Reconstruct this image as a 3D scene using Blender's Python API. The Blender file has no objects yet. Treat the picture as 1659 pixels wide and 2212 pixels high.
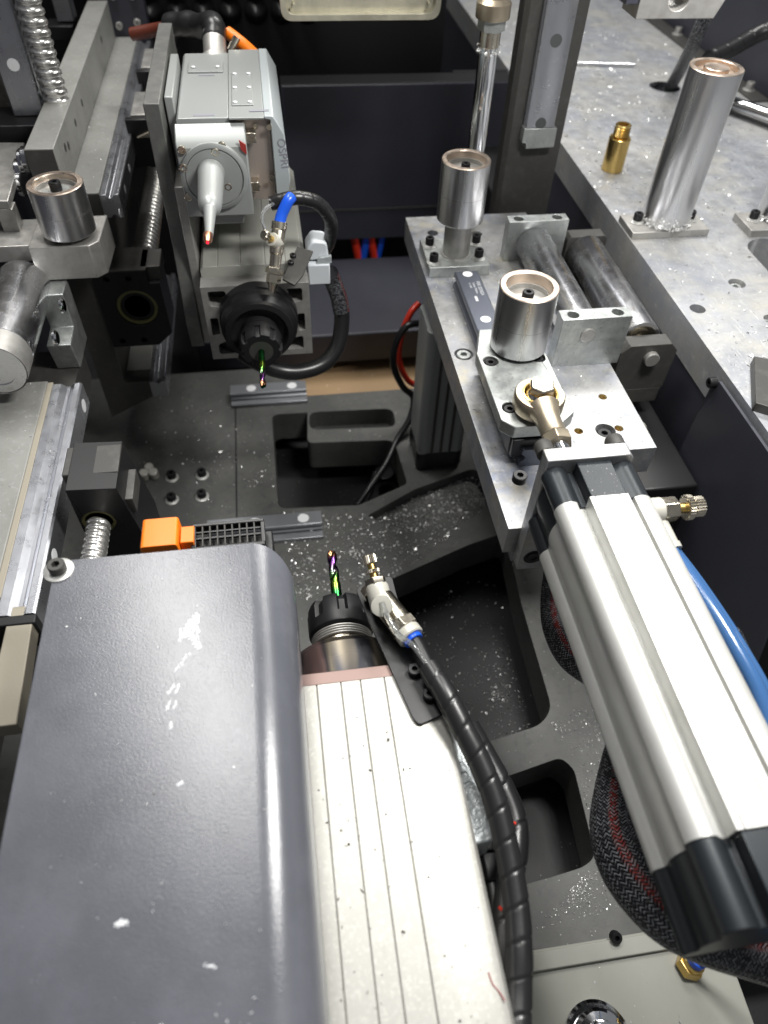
import bpy, bmesh, math, random
from mathutils import Vector, Matrix, geometry
random.seed(7)
S = 0.001                      # all numbers below are millimetres
scn = bpy.context.scene
COL = scn.collection
# ------------------------------------------------------------------ camera
F, CX, CY = 1534.0, 829.5, 1106.0
def _n(v): return v.normalized()
NN = _n(Vector((-60, 1314, F)))
YD = Vector((-340, -1806, F)); YD = _n(YD - NN * YD.dot(NN))
XD = _n(NN.cross(YD))
ROT = Matrix((XD, YD, -NN))    # camera (x right, y down, z ahead) -> machine axes
def A(px, py, x=None, y=None, z=None):
    d = ROT @ Vector((px - CX, py - CY, F))
    t = x / d.x if x is not None else y / d.y if y is not None else z / d.z
    return d * t
cam = bpy.data.cameras.new('camera'); co = bpy.data.objects.new('camera', cam); COL.objects.link(co)
m3 = Matrix((ROT @ Vector((1, 0, 0)), ROT @ Vector((0, -1, 0)), ROT @ Vector((0, 0, -1)))).transposed()
co.matrix_world = m3.to_4x4()
cam.sensor_fit = 'HORIZONTAL'; cam.sensor_width = 27.0; cam.lens = F / 1659.0 * 27.0
cam.clip_start = 0.02; cam.clip_end = 20
cam.dof.use_dof = True; cam.dof.focus_distance = 0.575; cam.dof.aperture_fstop = 5.6
scn.camera = co
# ------------------------------------------------------------------ light
w = bpy.data.worlds.new("World"); scn.world = w; w.use_nodes = True
bg = w.node_tree.nodes['Background']; bg.inputs[0].default_value = (.93, .96, 1, 1); bg.inputs[1].default_value = .2
def lamp(name, loc, target, sx, sy, power, col=(1, .985, .95)):
    l = bpy.data.lights.new(name, 'AREA'); l.shape = 'RECTANGLE'; l.size = sx * S; l.size_y = sy * S
    l.energy = power; l.color = col
    o = bpy.data.objects.new(name, l); COL.objects.link(o)
    o.location = Vector(loc) * S
    o.rotation_euler = (Vector(target) - Vector(loc)).to_track_quat('-Z', 'Y').to_euler()
    return o
lamp('work_lamp', (335, 340, 190), (225, 335, -420), 90, 210, 7.0)
lamp('ceiling_lamp', (-250, 1000, 1000), (-110, 650, -500), 260, 900, 17)
lamp('ceiling_lamp', (650, 1500, 900), (400, 900, -400), 1100, 200, 21)
scn.view_settings.view_transform = 'Standard'; scn.view_settings.look = 'None'
scn.view_settings.exposure = 0; scn.view_settings.gamma = 1
# ------------------------------------------------------------------ materials
MATS = {}
def mat(name, col=(.5, .5, .5), met=0., rough=.5, mott=None, bump=None, rvar=0., specks=None, streak=None,
        trans=0., emit=None, coat=0., extra=None, col2=None):
    if name in MATS: return MATS[name]
    m = bpy.data.materials.new(name); m.use_nodes = True; nt = m.node_tree; N = nt.nodes; L = nt.links
    b = N['Principled BSDF']
    b.inputs['Metallic'].default_value = met; b.inputs['Roughness'].default_value = rough
    b.inputs['Transmission Weight'].default_value = trans; b.inputs['Coat Weight'].default_value = coat
    tc = N.new('ShaderNodeTexCoord'); C = tc.outputs['Object']
    def noise(scale, detail=4, rough_=.55, vec=None, stretch=None):
        t = N.new('ShaderNodeTexNoise'); t.inputs['Scale'].default_value = scale
        t.inputs['Detail'].default_value = detail; t.inputs['Roughness'].default_value = rough_
        if stretch:
            mp = N.new('ShaderNodeMapping'); mp.inputs['Scale'].default_value = stretch
            L.new(C, mp.inputs[0]); L.new(mp.outputs[0], t.inputs['Vector'])
        else: L.new(vec or C, t.inputs['Vector'])
        return t.outputs['Fac']
    def ramp(fac, stops):
        r = N.new('ShaderNodeValToRGB'); e = r.color_ramp.elements
        e[0].position, e[0].color = stops[0][0], (*stops[0][1], 1)
        e[1].position, e[1].color = stops[1][0], (*stops[1][1], 1)
        for p, c in stops[2:]:
            k = e.new(p); k.color = (*c, 1)
        L.new(fac, r.inputs[0]); return r.outputs[0]
    def mixc(fac, a, bb):
        x = N.new('ShaderNodeMix'); x.data_type = 'RGBA'
        if isinstance(fac, float): x.inputs[0].default_value = fac
        else: L.new(fac, x.inputs[0])
        for k, v in ((6, a), (7, bb)):
            if isinstance(v, tuple): x.inputs[k].default_value = (*v, 1)
            else: L.new(v, x.inputs[k])
        return x.outputs[2]
    c = (col[0], col[1], col[2])
    if mott:                                  # [(scale, colour, low, high, stretch)]
        for q in mott:
            f = noise(q[0], 6, .65, None, q[4] if len(q) > 4 else None)
            f = ramp(f, [(q[2], (0, 0, 0)), (q[3], (1, 1, 1))])
            c = mixc(f, c, q[1])
    if specks:                                # (scale, size, colour)
        v = N.new('ShaderNodeTexVoronoi'); v.inputs['Scale'].default_value = specks[0]; L.new(C, v.inputs['Vector'])
        f = ramp(v.outputs['Distance'], [(specks[1] * .7, (1, 1, 1)), (specks[1], (0, 0, 0))])
        sp = N.new('ShaderNodeSeparateColor'); L.new(v.outputs['Color'], sp.inputs[0])
        g = N.new('ShaderNodeMath'); g.operation = 'GREATER_THAN'; g.inputs[1].default_value = specks[3] if len(specks) > 3 else .6
        L.new(sp.outputs[0], g.inputs[0])
        mu = N.new('ShaderNodeMath'); mu.operation = 'MULTIPLY'; L.new(f, mu.inputs[0]); L.new(g.outputs[0], mu.inputs[1])
        c = mixc(mu.outputs[0], c, specks[2])
    if isinstance(c, tuple): b.inputs['Base Color'].default_value = (*c, 1)
    else: L.new(c, b.inputs['Base Color'])
    if rvar:
        f = noise(60, 5, .7, None, streak)
        mr = N.new('ShaderNodeMapRange'); mr.inputs[1].default_value = .3; mr.inputs[2].default_value = .7
        mr.inputs[3].default_value = max(.03, rough - rvar); mr.inputs[4].default_value = rough + rvar
        L.new(f, mr.inputs[0]); L.new(mr.outputs[0], b.inputs['Roughness'])
    if bump:                                  # (scale, strength, distance mm, detail, stretch)
        f = noise(bump[0], bump[3] if len(bump) > 3 else 3, .55, None, bump[4] if len(bump) > 4 else None)
        bp = N.new('ShaderNodeBump'); bp.inputs['Strength'].default_value = bump[1]
        bp.inputs['Distance'].default_value = bump[2] * S; L.new(f, bp.inputs['Height']); L.new(bp.outputs[0], b.inputs['Normal'])
    if emit:
        b.inputs['Emission Color'].default_value = (*emit[0], 1); b.inputs['Emission Strength'].default_value = emit[1]
    if extra: extra(nt, b, N, L, C, ramp, mixc, noise)
    if name == 'textured_powder_coat': b.inputs['Specular IOR Level'].default_value = .55
    MATS[name] = m; return m

PLATE = mat('zinc_plated_steel', (.41, .41, .405), .45, .46,
    mott=[(7, (.31, .325, .36), .40, .62), (4, (.26, .265, .275), .55, .7), (17, (.43, .42, .385), .48, .72), (40, (.33, .335, .35), .54, .7, (.5, 3, 1)), (300, (.47, .47, .47), .55, .7), (90, (.50, .50, .49), .6, .66, (5, .4, 1))],
    rvar=.14, bump=(420, .3, .22, 4, (1, .12, 1)))
FIXT = mat('bright_zinc_steel', (.36, .36, .36), .55, .42,
    mott=[(14, (.27, .29, .35), .45, .66), (35, (.42, .39, .31), .52, .7), (90, (.44, .44, .44), .5, .68), (300, (.26, .26, .27), .55, .72)],
    rvar=.16, bump=(400, .3, .2, 4, (1, .12, 1)))
SIDE = mat('milled_steel_side', (.30, .305, .31), .8, .42, rvar=.12, mott=[(120, (.22, .225, .23), .45, .6)], bump=(500, .25, .12, 3, (1, 4, .3)))
ROLL = mat('turned_steel', (.72, .72, .73), 1., .29, rvar=.025, streak=(1, 1, .02))
ROLLH = mat('scuffed_roller_steel', (.80, .80, .82), 1., .25, rvar=.06,
    mott=[(22, (.60, .61, .64), .52, .74, (1, .3, 1)), (90, (.45, .46, .5), .62, .74, (1, .12, 1)), (70, (.55, .50, .40), .6, .74), (240, (.7, .7, .7), .55, .7)], bump=(350, .12, .05, 4, (1, .25, 1)))
RIM = mat('machined_rim', (.72, .60, .50), 1., .35, rvar=.1)
ZINC = mat('zinc_block', (.40, .42, .41), .75, .40, mott=[(80, (.5, .52, .5), .45, .62), (300, (.3, .31, .31), .55, .68)], rvar=.14, bump=(600, .3, .15, 3))
SATIN = mat('satin_steel', (.44, .43, .41), .7, .45, mott=[(90, (.36, .35, .33), .45, .65)], rvar=.1, bump=(500, .25, .15))
BEAM = mat('grey_coated_steel', (.27, .27, .255), .25, .5, mott=[(18, (.23, .23, .215), .42, .62), (180, (.32, .32, .31), .55, .7)], bump=(500, .3, .15))
DARKS = mat('dark_steel', (.068, .066, .062), .4, .5, mott=[(90, (.09, .088, .083), .5, .7)], specks=(170, .05, (.3, .28, .24), .85), bump=(400, .3, .2))
BLACK = mat('black_oxide', (.014, .014, .015), .3, .42, bump=(600, .25, .1))
BLKPL = mat('black_plastic', (.012, .012, .013), 0, .35, bump=(200, .15, .2))
BLKAN = mat('black_anodised_cap', (.02, .024, .028), .35, .36, bump=(700, .2, .1))
NAVY = mat('navy_panel', (.032, .033, .045), 0, .45, mott=[(14, (.037, .038, .05), .4, .6)])
COVER = mat('textured_powder_coat', (.090, .094, .110), 0, .22, mott=[(20, (.112, .116, .135), .4, .6)], bump=(950, .55, .18, 2))
WHITE = mat('white_anodised_extrusion', (.55, .55, .53), .4, .36, mott=[(30, (.51, .51, .485), .45, .65)])
SPIN = mat('cream_spindle_body', (.42, .415, .385), .35, .44, mott=[(25, (.37, .36, .33), .45, .7), (60, (.33, .32, .28), .62, .8, (1, .35, 1)), (400, (.51, .505, .47), .5, .7)],
    specks=(110, .09, (.10, .10, .10), .8), bump=(900, .3, .12))
LASER = mat('grey_laser_housing', (.33, .345, .335), .35, .42, bump=(700, .2, .08), mott=[(40, (.33, .345, .34), .4, .65)])
LASER2 = mat('pale_laser_module', (.42, .46, .47), .25, .42, bump=(700, .2, .08))
PINKM = mat('brushed_pinkish_aluminium', (.42, .37, .34), .7, .38, mott=[(60, (.5, .43, .38), .45, .65, (1, 1, .1))])
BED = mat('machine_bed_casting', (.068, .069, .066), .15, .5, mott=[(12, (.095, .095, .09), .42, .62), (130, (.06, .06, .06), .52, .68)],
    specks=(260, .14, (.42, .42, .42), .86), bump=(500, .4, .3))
POCK = mat('pocket_shade_black', (.008, .008, .009), .1, .55, specks=(200, .13, (.22, .21, .20), .82), bump=(300, .5, .4))  # near-black colour carries the shade inside the bed pockets
CHROME = mat('chrome', (.8, .81, .83), 1., .08)
WASH = mat('bright_washer', (.55, .55, .53), .6, .35)
SCREW = mat('ball_screw_steel', (.78, .77, .74), .9, .26)
NICKEL = mat('nickel_plated_brass', (.58, .53, .44), 1., .24, rvar=.06)
BRONZE = mat('nickel_bronze_casting', (.42, .36, .27), .85, .36, bump=(900, .6, .2, 3), rvar=.08)
BRASS = mat('brass', (.66, .47, .17), 1., .3, rvar=.07, streak=(1, 1, .1))
COPPER = mat('copper_tip', (.75, .36, .22), 1., .3)
DRAIL = mat('dark_reflection_rail', (.13, .14, .17), .6, .36)  # rail steel with the dark reflection on its top put into the colour
RAIL = mat('ground_rail_steel', (.46, .47, .50), .9, .3, mott=[(30, (.38, .39, .43), .4, .8, (1, .15, .15))], rvar=.06)
CAPW = mat('white_rail_cap', (.74, .75, .76), 0, .5)
CAPD = mat('dark_rail_cap', (.06, .063, .065), 0, .6)
RUBB = mat('black_spiral_wrap', (.013, .013, .014), 0, .33, bump=(300, .2, .2))
BLUE = mat('blue_collar_plastic', (.01, .09, .62), 0, .3)
BLUET = mat('blue_tube', (.045, .125, .30), 0, .16, trans=.2)
REDT = mat('red_tube', (.62, .035, .015), 0, .3)
CLEAR = mat('clear_tube', (.9, .92, .92), 0, .08, trans=.9)
ORANGE = mat('orange_plastic', (.86, .20, .008), 0, .4)
REDL = mat('red_label', (.30, .03, .025), 0, .4)
REDDOT = mat('red_pilot_light', (.8, .02, .05), 0, .4, emit=((1, .02, .06), 1.5))
FITW = mat('white_fitting', (.46, .45, .40), .1, .32)
RAILD = mat('dull_rail_steel', (.30, .31, .33), .7, .36)
FITB = mat('pale_box_plastic', (.56, .59, .62), 0, .45)
BEIGE = mat('beige_painted_sheet', (.30, .30, .265), 0, .38, specks=(150, .05, (.1, .1, .1), .86), mott=[(12, (.33, .33, .29), .4, .65)])
TANM = mat('tan_bar', (.33, .30, .24), .35, .5, bump=(500, .3, .15))
CARD = mat('oily_tan_board', (.36, .24, .13), .05, .5, specks=(170, .18, (.8, .7, .55), .82), bump=(160, .8, 1.2))
CASTG = mat('light_cast_grey', (.40, .43, .44), .2, .35, bump=(260, 1., 1.0, 2))
BROWN = mat('brown_spindle_plate', (.20, .14, .125), .7, .45, bump=(700, .3, .1))
CHIP = mat('aluminium_chip', (.78, .78, .77), .55, .35)
CHIPD = mat('dark_chip', (.10, .10, .09), .3, .5)
SCUFF = mat('scuff_mark', (.70, .71, .73), 0, .6)
PRINT = mat('pale_print', (.48, .49, .5), 0, .5)
PRINTD = mat('dark_print', (.10, .12, .13), 0, .5)
LABELG = mat('grey_label', (.24, .24, .27), 0, .5)
TRAYM = mat('tray_steel', (.62, .59, .47), .55, .35, mott=[(14, (.42, .40, .32), .4, .6)])
def _tint(nt, b, N, L, C, ramp, mixc, noise):
    f = noise(22, 2, .4, None, (1.4, .3, .2))
    L.new(ramp(f, [(.38, (.028, .026, .028)), (.47, (.05, .042, .045)), (.52, (.20, .13, .12)), (.56, (.045, .04, .045)), (.64, (.14, .12, .09)), (.7, (.03, .03, .035))]), b.inputs['Base Color'])
TINT = mat('heat_tinted_flange', (.05, .05, .05), .75, .34, extra=_tint)
def _rainbow(nt, b, N, L, C, ramp, mixc, noise):
    sp = N.new('ShaderNodeSeparateXYZ'); tc = N.new('ShaderNodeTexCoord'); L.new(tc.outputs['UV'], sp.inputs[0])
    ns = noise(120, 2); ad = N.new('ShaderNodeMath'); ad.operation = 'MULTIPLY_ADD'; ad.inputs[1].default_value = .18; L.new(ns, ad.inputs[0]); L.new(sp.outputs[1], ad.inputs[2])
    L.new(ramp(ad.outputs[0], [(.08, (.01, .16, .04)), (.35, (.04, .34, .07)), (.5, (.30, .42, .05)), (.64, (.12, .36, .07)), (.80, (.24, .10, .28)), (.93, (.15, .05, .28)), (1., (.42, .2, .10))]), b.inputs['Base Color'])
RAINB = mat('rainbow_coated_carbide', (.1, .5, .1), 1., .18, extra=_rainbow)
def _braid(nt, b, N, L, C, ramp, mixc, noise):
    tc = N.new('ShaderNodeTexCoord'); sp = N.new('ShaderNodeSeparateXYZ'); L.new(tc.outputs['UV'], sp.inputs[0])
    def M(op, a, bb=None):
        n = N.new('ShaderNodeMath'); n.operation = op
        for i, v in enumerate((a, bb)):
            if v is None: continue
            if isinstance(v, (int, float)): n.inputs[i].default_value = v
            else: L.new(v, n.inputs[i])
        return n.outputs[0]
    U = M('MULTIPLY', sp.outputs[0], 44 * math.tau); V = M('MULTIPLY', sp.outputs[1], math.tau / 2.2)
    a = M('SINE', M('ADD', U, V)); c2 = M('SINE', M('SUBTRACT', V, U)); s = M('SINE', M('MULTIPLY', U, .5))
    k = M('GREATER_THAN', s, 0.); w_ = M('ADD', M('MULTIPLY', a, k), M('MULTIPLY', c2, M('SUBTRACT', 1., k)))
    red = ramp(sp.outputs[0], [(.655, (0, 0, 0)), (.67, (1, 1, 1)), (.71, (1, 1, 1)), (.725, (0, 0, 0))])
    n1 = noise(420, 2)
    hi = ramp(w_, [(.35, (.008, .008, .010)), (.9, (.05, .052, .06))])
    hr = ramp(w_, [(.15, (.012, .006, .006)), (.75, (.42, .03, .02))])
    nb = ramp(n1, [(.44, (0, 0, 0)), (.56, (1, 1, 1))])
    wh = M('MULTIPLY', M('GREATER_THAN', w_, .8), nb)
    base = mixc(red, hi, hr); base = mixc(wh, base, (.42, .43, .46))
    L.new(base, b.inputs['Base Color'])
    bp = N.new('ShaderNodeBump'); bp.inputs['Strength'].default_value = .9; bp.inputs['Distance'].default_value = .0006
    L.new(w_, bp.inputs['Height']); L.new(bp.outputs[0], b.inputs['Normal'])
BRAID = mat('braided_cable_sleeve', (.02, .02, .02), 0, .24, extra=_braid)
# ------------------------------------------------------------------ mesh helpers
BASES = {}
def thing(name, label, cat, base=(0, 0, 0), group=None):
    o = bpy.data.objects.new(name, None); COL.objects.link(o); o.empty_display_size = .02
    o.location = Vector(base) * S; o['label'] = label; o['category'] = cat
    if group: o['group'] = group
    BASES[o] = Vector(base) * S; return o
def world_of(o):
    p = Vector((0, 0, 0))
    while o is not None: p = p + o.location; o = o.parent
    return p
def tag(o, label, cat, group=None):
    o['label'] = label; o['category'] = cat
    if group: o['group'] = group
    return o
def roundpoly(pts, r, n=5):
    out = []; k = len(pts)
    for i in range(k):
        p = Vector(pts[i][:2]); a = Vector(pts[i - 1][:2]) - p; b = Vector(pts[(i + 1) % k][:2]) - p
        rr = r[i] if isinstance(r, (list, tuple)) else r
        if rr <= 0: out.append((p.x, p.y)); continue
        d = min(rr, a.length * .48, b.length * .48); s = p + a.normalized() * d; e = p + b.normalized() * d
        for j in range(n + 1):
            t = j / n; q = s * (1 - t) ** 2 + p * 2 * t * (1 - t) + e * t * t; out.append((q.x, q.y))
    return out
def circ(cx, cy, r, n=24): return [(cx + r * math.cos(i * math.tau / n), cy + r * math.sin(i * math.tau / n)) for i in range(n)]
def slot(cx, cy, lx, ly, n=8):       # rounded slot, half sizes
    r = min(lx, ly); out = []
    for q, (sx, sy) in enumerate(((1, 1), (-1, 1), (-1, -1), (1, -1))):
        for j in range(n + 1):
            a = q * math.pi / 2 + j / n * math.pi / 2
            out.append((cx + sx * (lx - r) + r * math.cos(a), cy + sy * (ly - r) + r * math.sin(a)))
    return out
def smooth(pts, n=8):
    P = [Vector(p) for p in pts]; out = []
    for i in range(len(P) - 1):
        a = P[i - 1] if i else P[0] * 2 - P[1]; b, c = P[i], P[i + 1]; d = P[i + 2] if i + 2 < len(P) else c * 2 - b
        for j in range(n):
            t = j / n
            out.append(.5 * ((2 * b) + (c - a) * t + (2 * a - 5 * b + 4 * c - d) * t * t + (3 * b - a - 3 * c + d) * t ** 3))
    out.append(P[-1]); return out
AXM = {'z': lambda u, v, t: Vector((u, v, t)), 'y': lambda u, v, t: Vector((u, t, v)), 'x': lambda u, v, t: Vector((t, u, v))}
class MB:
    def __init__(s): s.bm = bmesh.new(); s.uv = s.bm.loops.layers.uv.new('UVMap')
    def prism(s, pts, lo, hi, ax='z', holes=(), mi=0):
        f = AXM[ax]; bm = s.bm; start = len(bm.faces)
        loops = [list(pts)] + [list(h[0]) for h in holes]
        deps = [None] + [h[1] for h in holes]
        def tess(lps, t):
            flat = [p for l in lps for p in l]
            tri = geometry.tessellate_polygon([[Vector((p[0], p[1], 0)) for p in l] for l in lps])
            vs = [bm.verts.new(f(p[0], p[1], t)) for p in flat]
            for tr in tri:
                try: bm.faces.new([vs[i] for i in tr])
                except ValueError: pass
            return vs
        if not holes:
            a = [bm.verts.new(f(p[0], p[1], lo)) for p in pts]; b = [bm.verts.new(f(p[0], p[1], hi)) for p in pts]
            bm.faces.new(a); bm.faces.new(b)
            for i in range(len(pts)): bm.faces.new((a[i], a[(i + 1) % len(pts)], b[(i + 1) % len(pts)], b[i]))
        else:
            tv = tess(loops, hi); bv = tess([loops[0]] + [l for l, d in zip(loops[1:], deps[1:]) if d is None], lo)
            k = len(loops[0]); ti = k; bi = k
            for i in range(k): bm.faces.new((bv[i], bv[(i + 1) % k], tv[(i + 1) % k], tv[i]))
            for l, d in zip(loops[1:], deps[1:]):
                n = len(l); top = tv[ti:ti + n]; ti += n
                if d is None: bot = bv[bi:bi + n]; bi += n
                else: bot = [bm.verts.new(f(p[0], p[1], hi - d)) for p in l]; bm.faces.new(bot)
                for i in range(n): bm.faces.new((bot[i], bot[(i + 1) % n], top[(i + 1) % n], top[i]))
        for fc in list(bm.faces)[start:]: fc.material_index = mi
        return s
    def box(s, x0, x1, y0, y1, z0, z1, mi=0):
        return s.prism([(x0, y0), (x1, y0), (x1, y1), (x0, y1)], z0, z1, mi=mi)
    def lathe(s, prof, o, ax='z', n=40, cap=True, mi=0, frame=None):
        """prof: [(radius, height)] along the axis from origin o"""
        bm = s.bm; start = len(bm.faces)
        if frame is None:
            d = {'z': (0, 0, 1), 'y': (0, 1, 0), 'x': (1, 0, 0), '-y': (0, -1, 0), '-z': (0, 0, -1), '-x': (-1, 0, 0)}[ax] if isinstance(ax, str) else ax
            d = Vector(d).normalized(); u = d.orthogonal().normalized(); v = d.cross(u)
        else: d, u, v = frame
        o = Vector(o); prev = None
        for r, h in prof:
            if r <= 1e-4: ring = [bm.verts.new(o + d * h)]
            else: ring = [bm.verts.new(o + d * h + (u * math.cos(i * math.tau / n) + v * math.sin(i * math.tau / n)) * r) for i in range(n)]
            if prev is not None:
                if len(ring) == 1 and len(prev) > 1:
                    for i in range(n): bm.faces.new((prev[i], prev[(i + 1) % n], ring[0]))
                elif len(prev) == 1 and len(ring) > 1:
                    for i in range(n): bm.faces.new((ring[i], ring[(i + 1) % n], prev[0]))
                elif len(ring) > 1:
                    for i in range(n): bm.faces.new((prev[i], prev[(i + 1) % n], ring[(i + 1) % n], ring[i]))
            elif cap and len(ring) > 1: bm.faces.new(ring)
            prev = ring
        if cap and len(prev) > 1: bm.faces.new(prev)
        for fc in list(bm.faces)[start:]: fc.material_index = mi
        return s
    def tube(s, pts, r, n=12, cap=True, fn=None, mi=0):
        bm = s.bm; P = [Vector(p) for p in pts]; prev = None; L0 = 0; up = None; start = len(bm.faces)
        for i, p in enumerate(P):
            t = (P[min(i + 1, len(P) - 1)] - P[max(i - 1, 0)]).normalized()
            if up is None: up = t.orthogonal().normalized()
            up = (up - t * up.dot(t)).normalized(); sd = t.cross(up)
            if i: L0 += (p - P[i - 1]).length
            rr = r[i] if isinstance(r, (list, tuple)) else r
            ring = []
            for k in range(n):
                a = k * math.tau / n; q = fn(a, L0, i / (len(P) - 1)) if fn else 1.
                ring.append(bm.verts.new(p + (up * math.cos(a) + sd * math.sin(a)) * rr * q))
            if prev:
                for k in range(n):
                    fc = bm.faces.new((prev[0][k], prev[0][(k + 1) % n], ring[(k + 1) % n], ring[k]))
                    for lp, uvv in zip(fc.loops, ((k / n, prev[1]), ((k + 1) / n, prev[1]), ((k + 1) / n, L0), (k / n, L0))): lp[s.uv].uv = uvv
            elif cap: bm.faces.new(ring)
            prev = (ring, L0)
        if cap: bm.faces.new(prev[0])
        for fc in list(bm.faces)[start:]: fc.material_index = mi
        return s
    def build(s, name, m, parent=None, bevel=.4, smooth_=True, angle=32, label=None, kind=None, seg=2, base=None):
        bm = s.bm; bmesh.ops.recalc_face_normals(bm, faces=bm.faces)
        me = bpy.data.meshes.new(name)
        if base is None:
            if parent is not None: off = world_of(parent) / S
            else:
                xs = [v.co for v in bm.verts]
                off = Vector(((min(v.x for v in xs) + max(v.x for v in xs)) / 2, (min(v.y for v in xs) + max(v.y for v in xs)) / 2, min(v.z for v in xs)))
        else: off = Vector(base)
        for v in bm.verts: v.co = (v.co - off) * S
        if parent is not None: off = Vector((0, 0, 0))
        bm.to_mesh(me); bm.free()
        for mm in (m if isinstance(m, (list, tuple)) else [m]): me.materials.append(mm)
        if smooth_:
            me.polygons.foreach_set('use_smooth', [True] * len(me.polygons)); me.set_sharp_from_angle(angle=math.radians(angle))
        o = bpy.data.objects.new(name, me); COL.objects.link(o); o.location = off * S
        if parent is not None: o.parent = parent
        if bevel:
            bv = o.modifiers.new('bevel', 'BEVEL'); bv.width = bevel * S; bv.segments = seg; bv.limit_method = 'ANGLE'; bv.angle_limit = math.radians(40)
            bv.harden_normals = False
        if label: o['label'] = label
        if kind: o['kind'] = kind
        return o
# shared bolts ------------------------------------------------------
def quat(ax): return Vector({'z': (0, 0, 1), '-y': (0, -1, 0), 'y': (0, 1, 0), 'x': (1, 0, 0), '-x': (-1, 0, 0)}[ax] if isinstance(ax, str) else ax).to_track_quat('Z', 'Y')
_cache = {}
def bolt_mesh(r, h, m=BLACK):
    k = ('b', r, h, m.name)
    if k in _cache: return _cache[k]
    b = MB(); bm = b.bm; n = 24; hr = r * .50; hd = h * .6
    def ring(rr, z, hexa=False):
        out = []
        for i in range(n):
            a = i * math.tau / n
            q = rr if not hexa else rr * math.cos(math.pi / 6) / math.cos((a % (math.pi / 3)) - math.pi / 6)
            out.append(bm.verts.new((q * math.cos(a), q * math.sin(a), z)))
        return out
    R = [ring(r, 0), ring(r, h * .88), ring(r * .9, h), ring(hr, h, True), ring(hr, h - hd, True)]
    for a, c in zip(R, R[1:]):
        for i in range(n): bm.faces.new((a[i], a[(i + 1) % n], c[(i + 1) % n], c[i]))
    bm.faces.new(R[-1]); bm.faces.new(R[0][::-1])
    o = b.build('bolt', m, None, bevel=0, base=(0, 0, 0)); me = o.data; bpy.data.objects.remove(o); _cache[k] = me; return me
def washer_mesh(r, h):
    k = ('w', r, h)
    if k in _cache: return _cache[k]
    o = MB().lathe([(r * .35, 0), (r * 1.04, 0), (r * 1.04, h * .8), (r * .98, h), (r * .35, h)], (0, 0, 0)).build('washer', WASH, None, bevel=0, base=(0, 0, 0))
    me = o.data; bpy.data.objects.remove(o); _cache[k] = me; return me
def put(name, me, loc, ax, parent):
    o = bpy.data.objects.new(name, me); COL.objects.link(o); o.parent = parent
    o.location = Vector(loc) * S - (world_of(parent) if parent else Vector((0, 0, 0))); o.rotation_mode = 'QUATERNION'; o.rotation_quaternion = quat(ax); return o
def bolt(parent, loc, r=3.2, h=5, ax='z', washer=None, m=BLACK):
    d = Vector(quat(ax) @ Vector((0, 0, 1))); p = Vector(loc)
    if washer: p = p + d * 2.1
    o = put('bolt', bolt_mesh(r, h, m), p, ax, parent)
    if washer:
        for wr_, dz_ in ((washer, -2.1), (washer * .8, -1.05)):
            k_ = bpy.data.objects.new('washer', washer_mesh(wr_, 1.)); COL.objects.link(k_); k_.parent = o; k_.location = (0, 0, dz_ * S)
    return o
def under(child, part):
    child.location = world_of(child) - world_of(part); child.parent = part; return child
def kid(t, nm): return [c for c in t.children if c.name.split('.')[0] == nm][0]
def text(body, loc, size, xdir, up, m, parent, name='lettering', extrude=.05):
    c = bpy.data.curves.new('t', 'FONT'); c.body = body; c.size = size * S; c.extrude = extrude * S
    t = bpy.data.objects.new('t', c); COL.objects.link(t)
    dg = bpy.context.evaluated_depsgraph_get(); me = bpy.data.meshes.new_from_object(t.evaluated_get(dg)); bpy.data.objects.remove(t)
    me.materials.clear(); me.materials.append(m)
    o = bpy.data.objects.new(name, me); COL.objects.link(o); o.parent = parent
    X = Vector(xdir).normalized(); Y = Vector(up).normalized(); Z = X.cross(Y)
    mt = Matrix((X, Y, Z)).transposed().to_4x4(); mt.translation = Vector(loc) * S - (world_of(parent) if parent else Vector((0, 0, 0)))
    o.matrix_local = mt; return o
# ================================================================== RIGHT: table, fixture plate, rollers
def rail_profile(w_, h_):
    q = [(.5, 0), (.5, .28), (.36, .46), (.36, .58), (.5, .74), (.5, .93), (.45, 1)]
    return [(u * w_, v * h_) for u, v in q] + [(-u * w_, v * h_) for u, v in reversed(q)]
def rail(name, label, c, w_, h_, lo, hi, along='y', normal='z', caps=(), capm=CAPW, group=None, m=RAIL, capr=None):
    """c: position of the mounting face centre line in the two axes other than `along` (x,y,z order)"""
    pr = rail_profile(w_, h_); b = MB()
    if along == 'y' and normal == 'z': pts = [(c[0] + u, c[1] + v) for u, v in pr]; b.prism(pts, lo, hi, 'y')
    if along == 'y' and normal == 'x': pts = [(c[0] + v, c[1] + u) for u, v in pr]; b.prism(pts, lo, hi, 'y')
    if along == 'x' and normal == 'z': pts = [(c[0] + u, c[1] + v) for u, v in pr]; b.prism(pts, lo, hi, 'x')
    if along == 'z' and normal == '-y': pts = [(c[0] + u, c[1] - v) for u, v in pr]; b.prism(pts, lo, hi, 'z')
    base = {'y': (c[0], lo, c[1]), 'x': (lo, c[0], c[1]), 'z': (c[0], c[1], lo)}[along]
    t = thing(name, label, 'linear rail', base, group)
    b.build('rail_bar', m, t, bevel=.3)
    cr = capr or w_ * .22
    for q in caps:
        o = {('y', 'z'): (c[0], q, c[1] + h_), ('y', 'x'): (c[0] + h_, q, c[1]), ('x', 'z'): (q, c[0], c[1] + h_), ('z', '-y'): (c[0], c[1] - h_, q)}[(along, normal)]
        under(MB().lathe([(cr, -.5), (cr, .12), (0, .12)], o, normal, n=28).build('hole_cap', capm, t, bevel=0), kid(t, 'rail_bar'))
    return t
ZT, ZF = -400, -425
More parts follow.
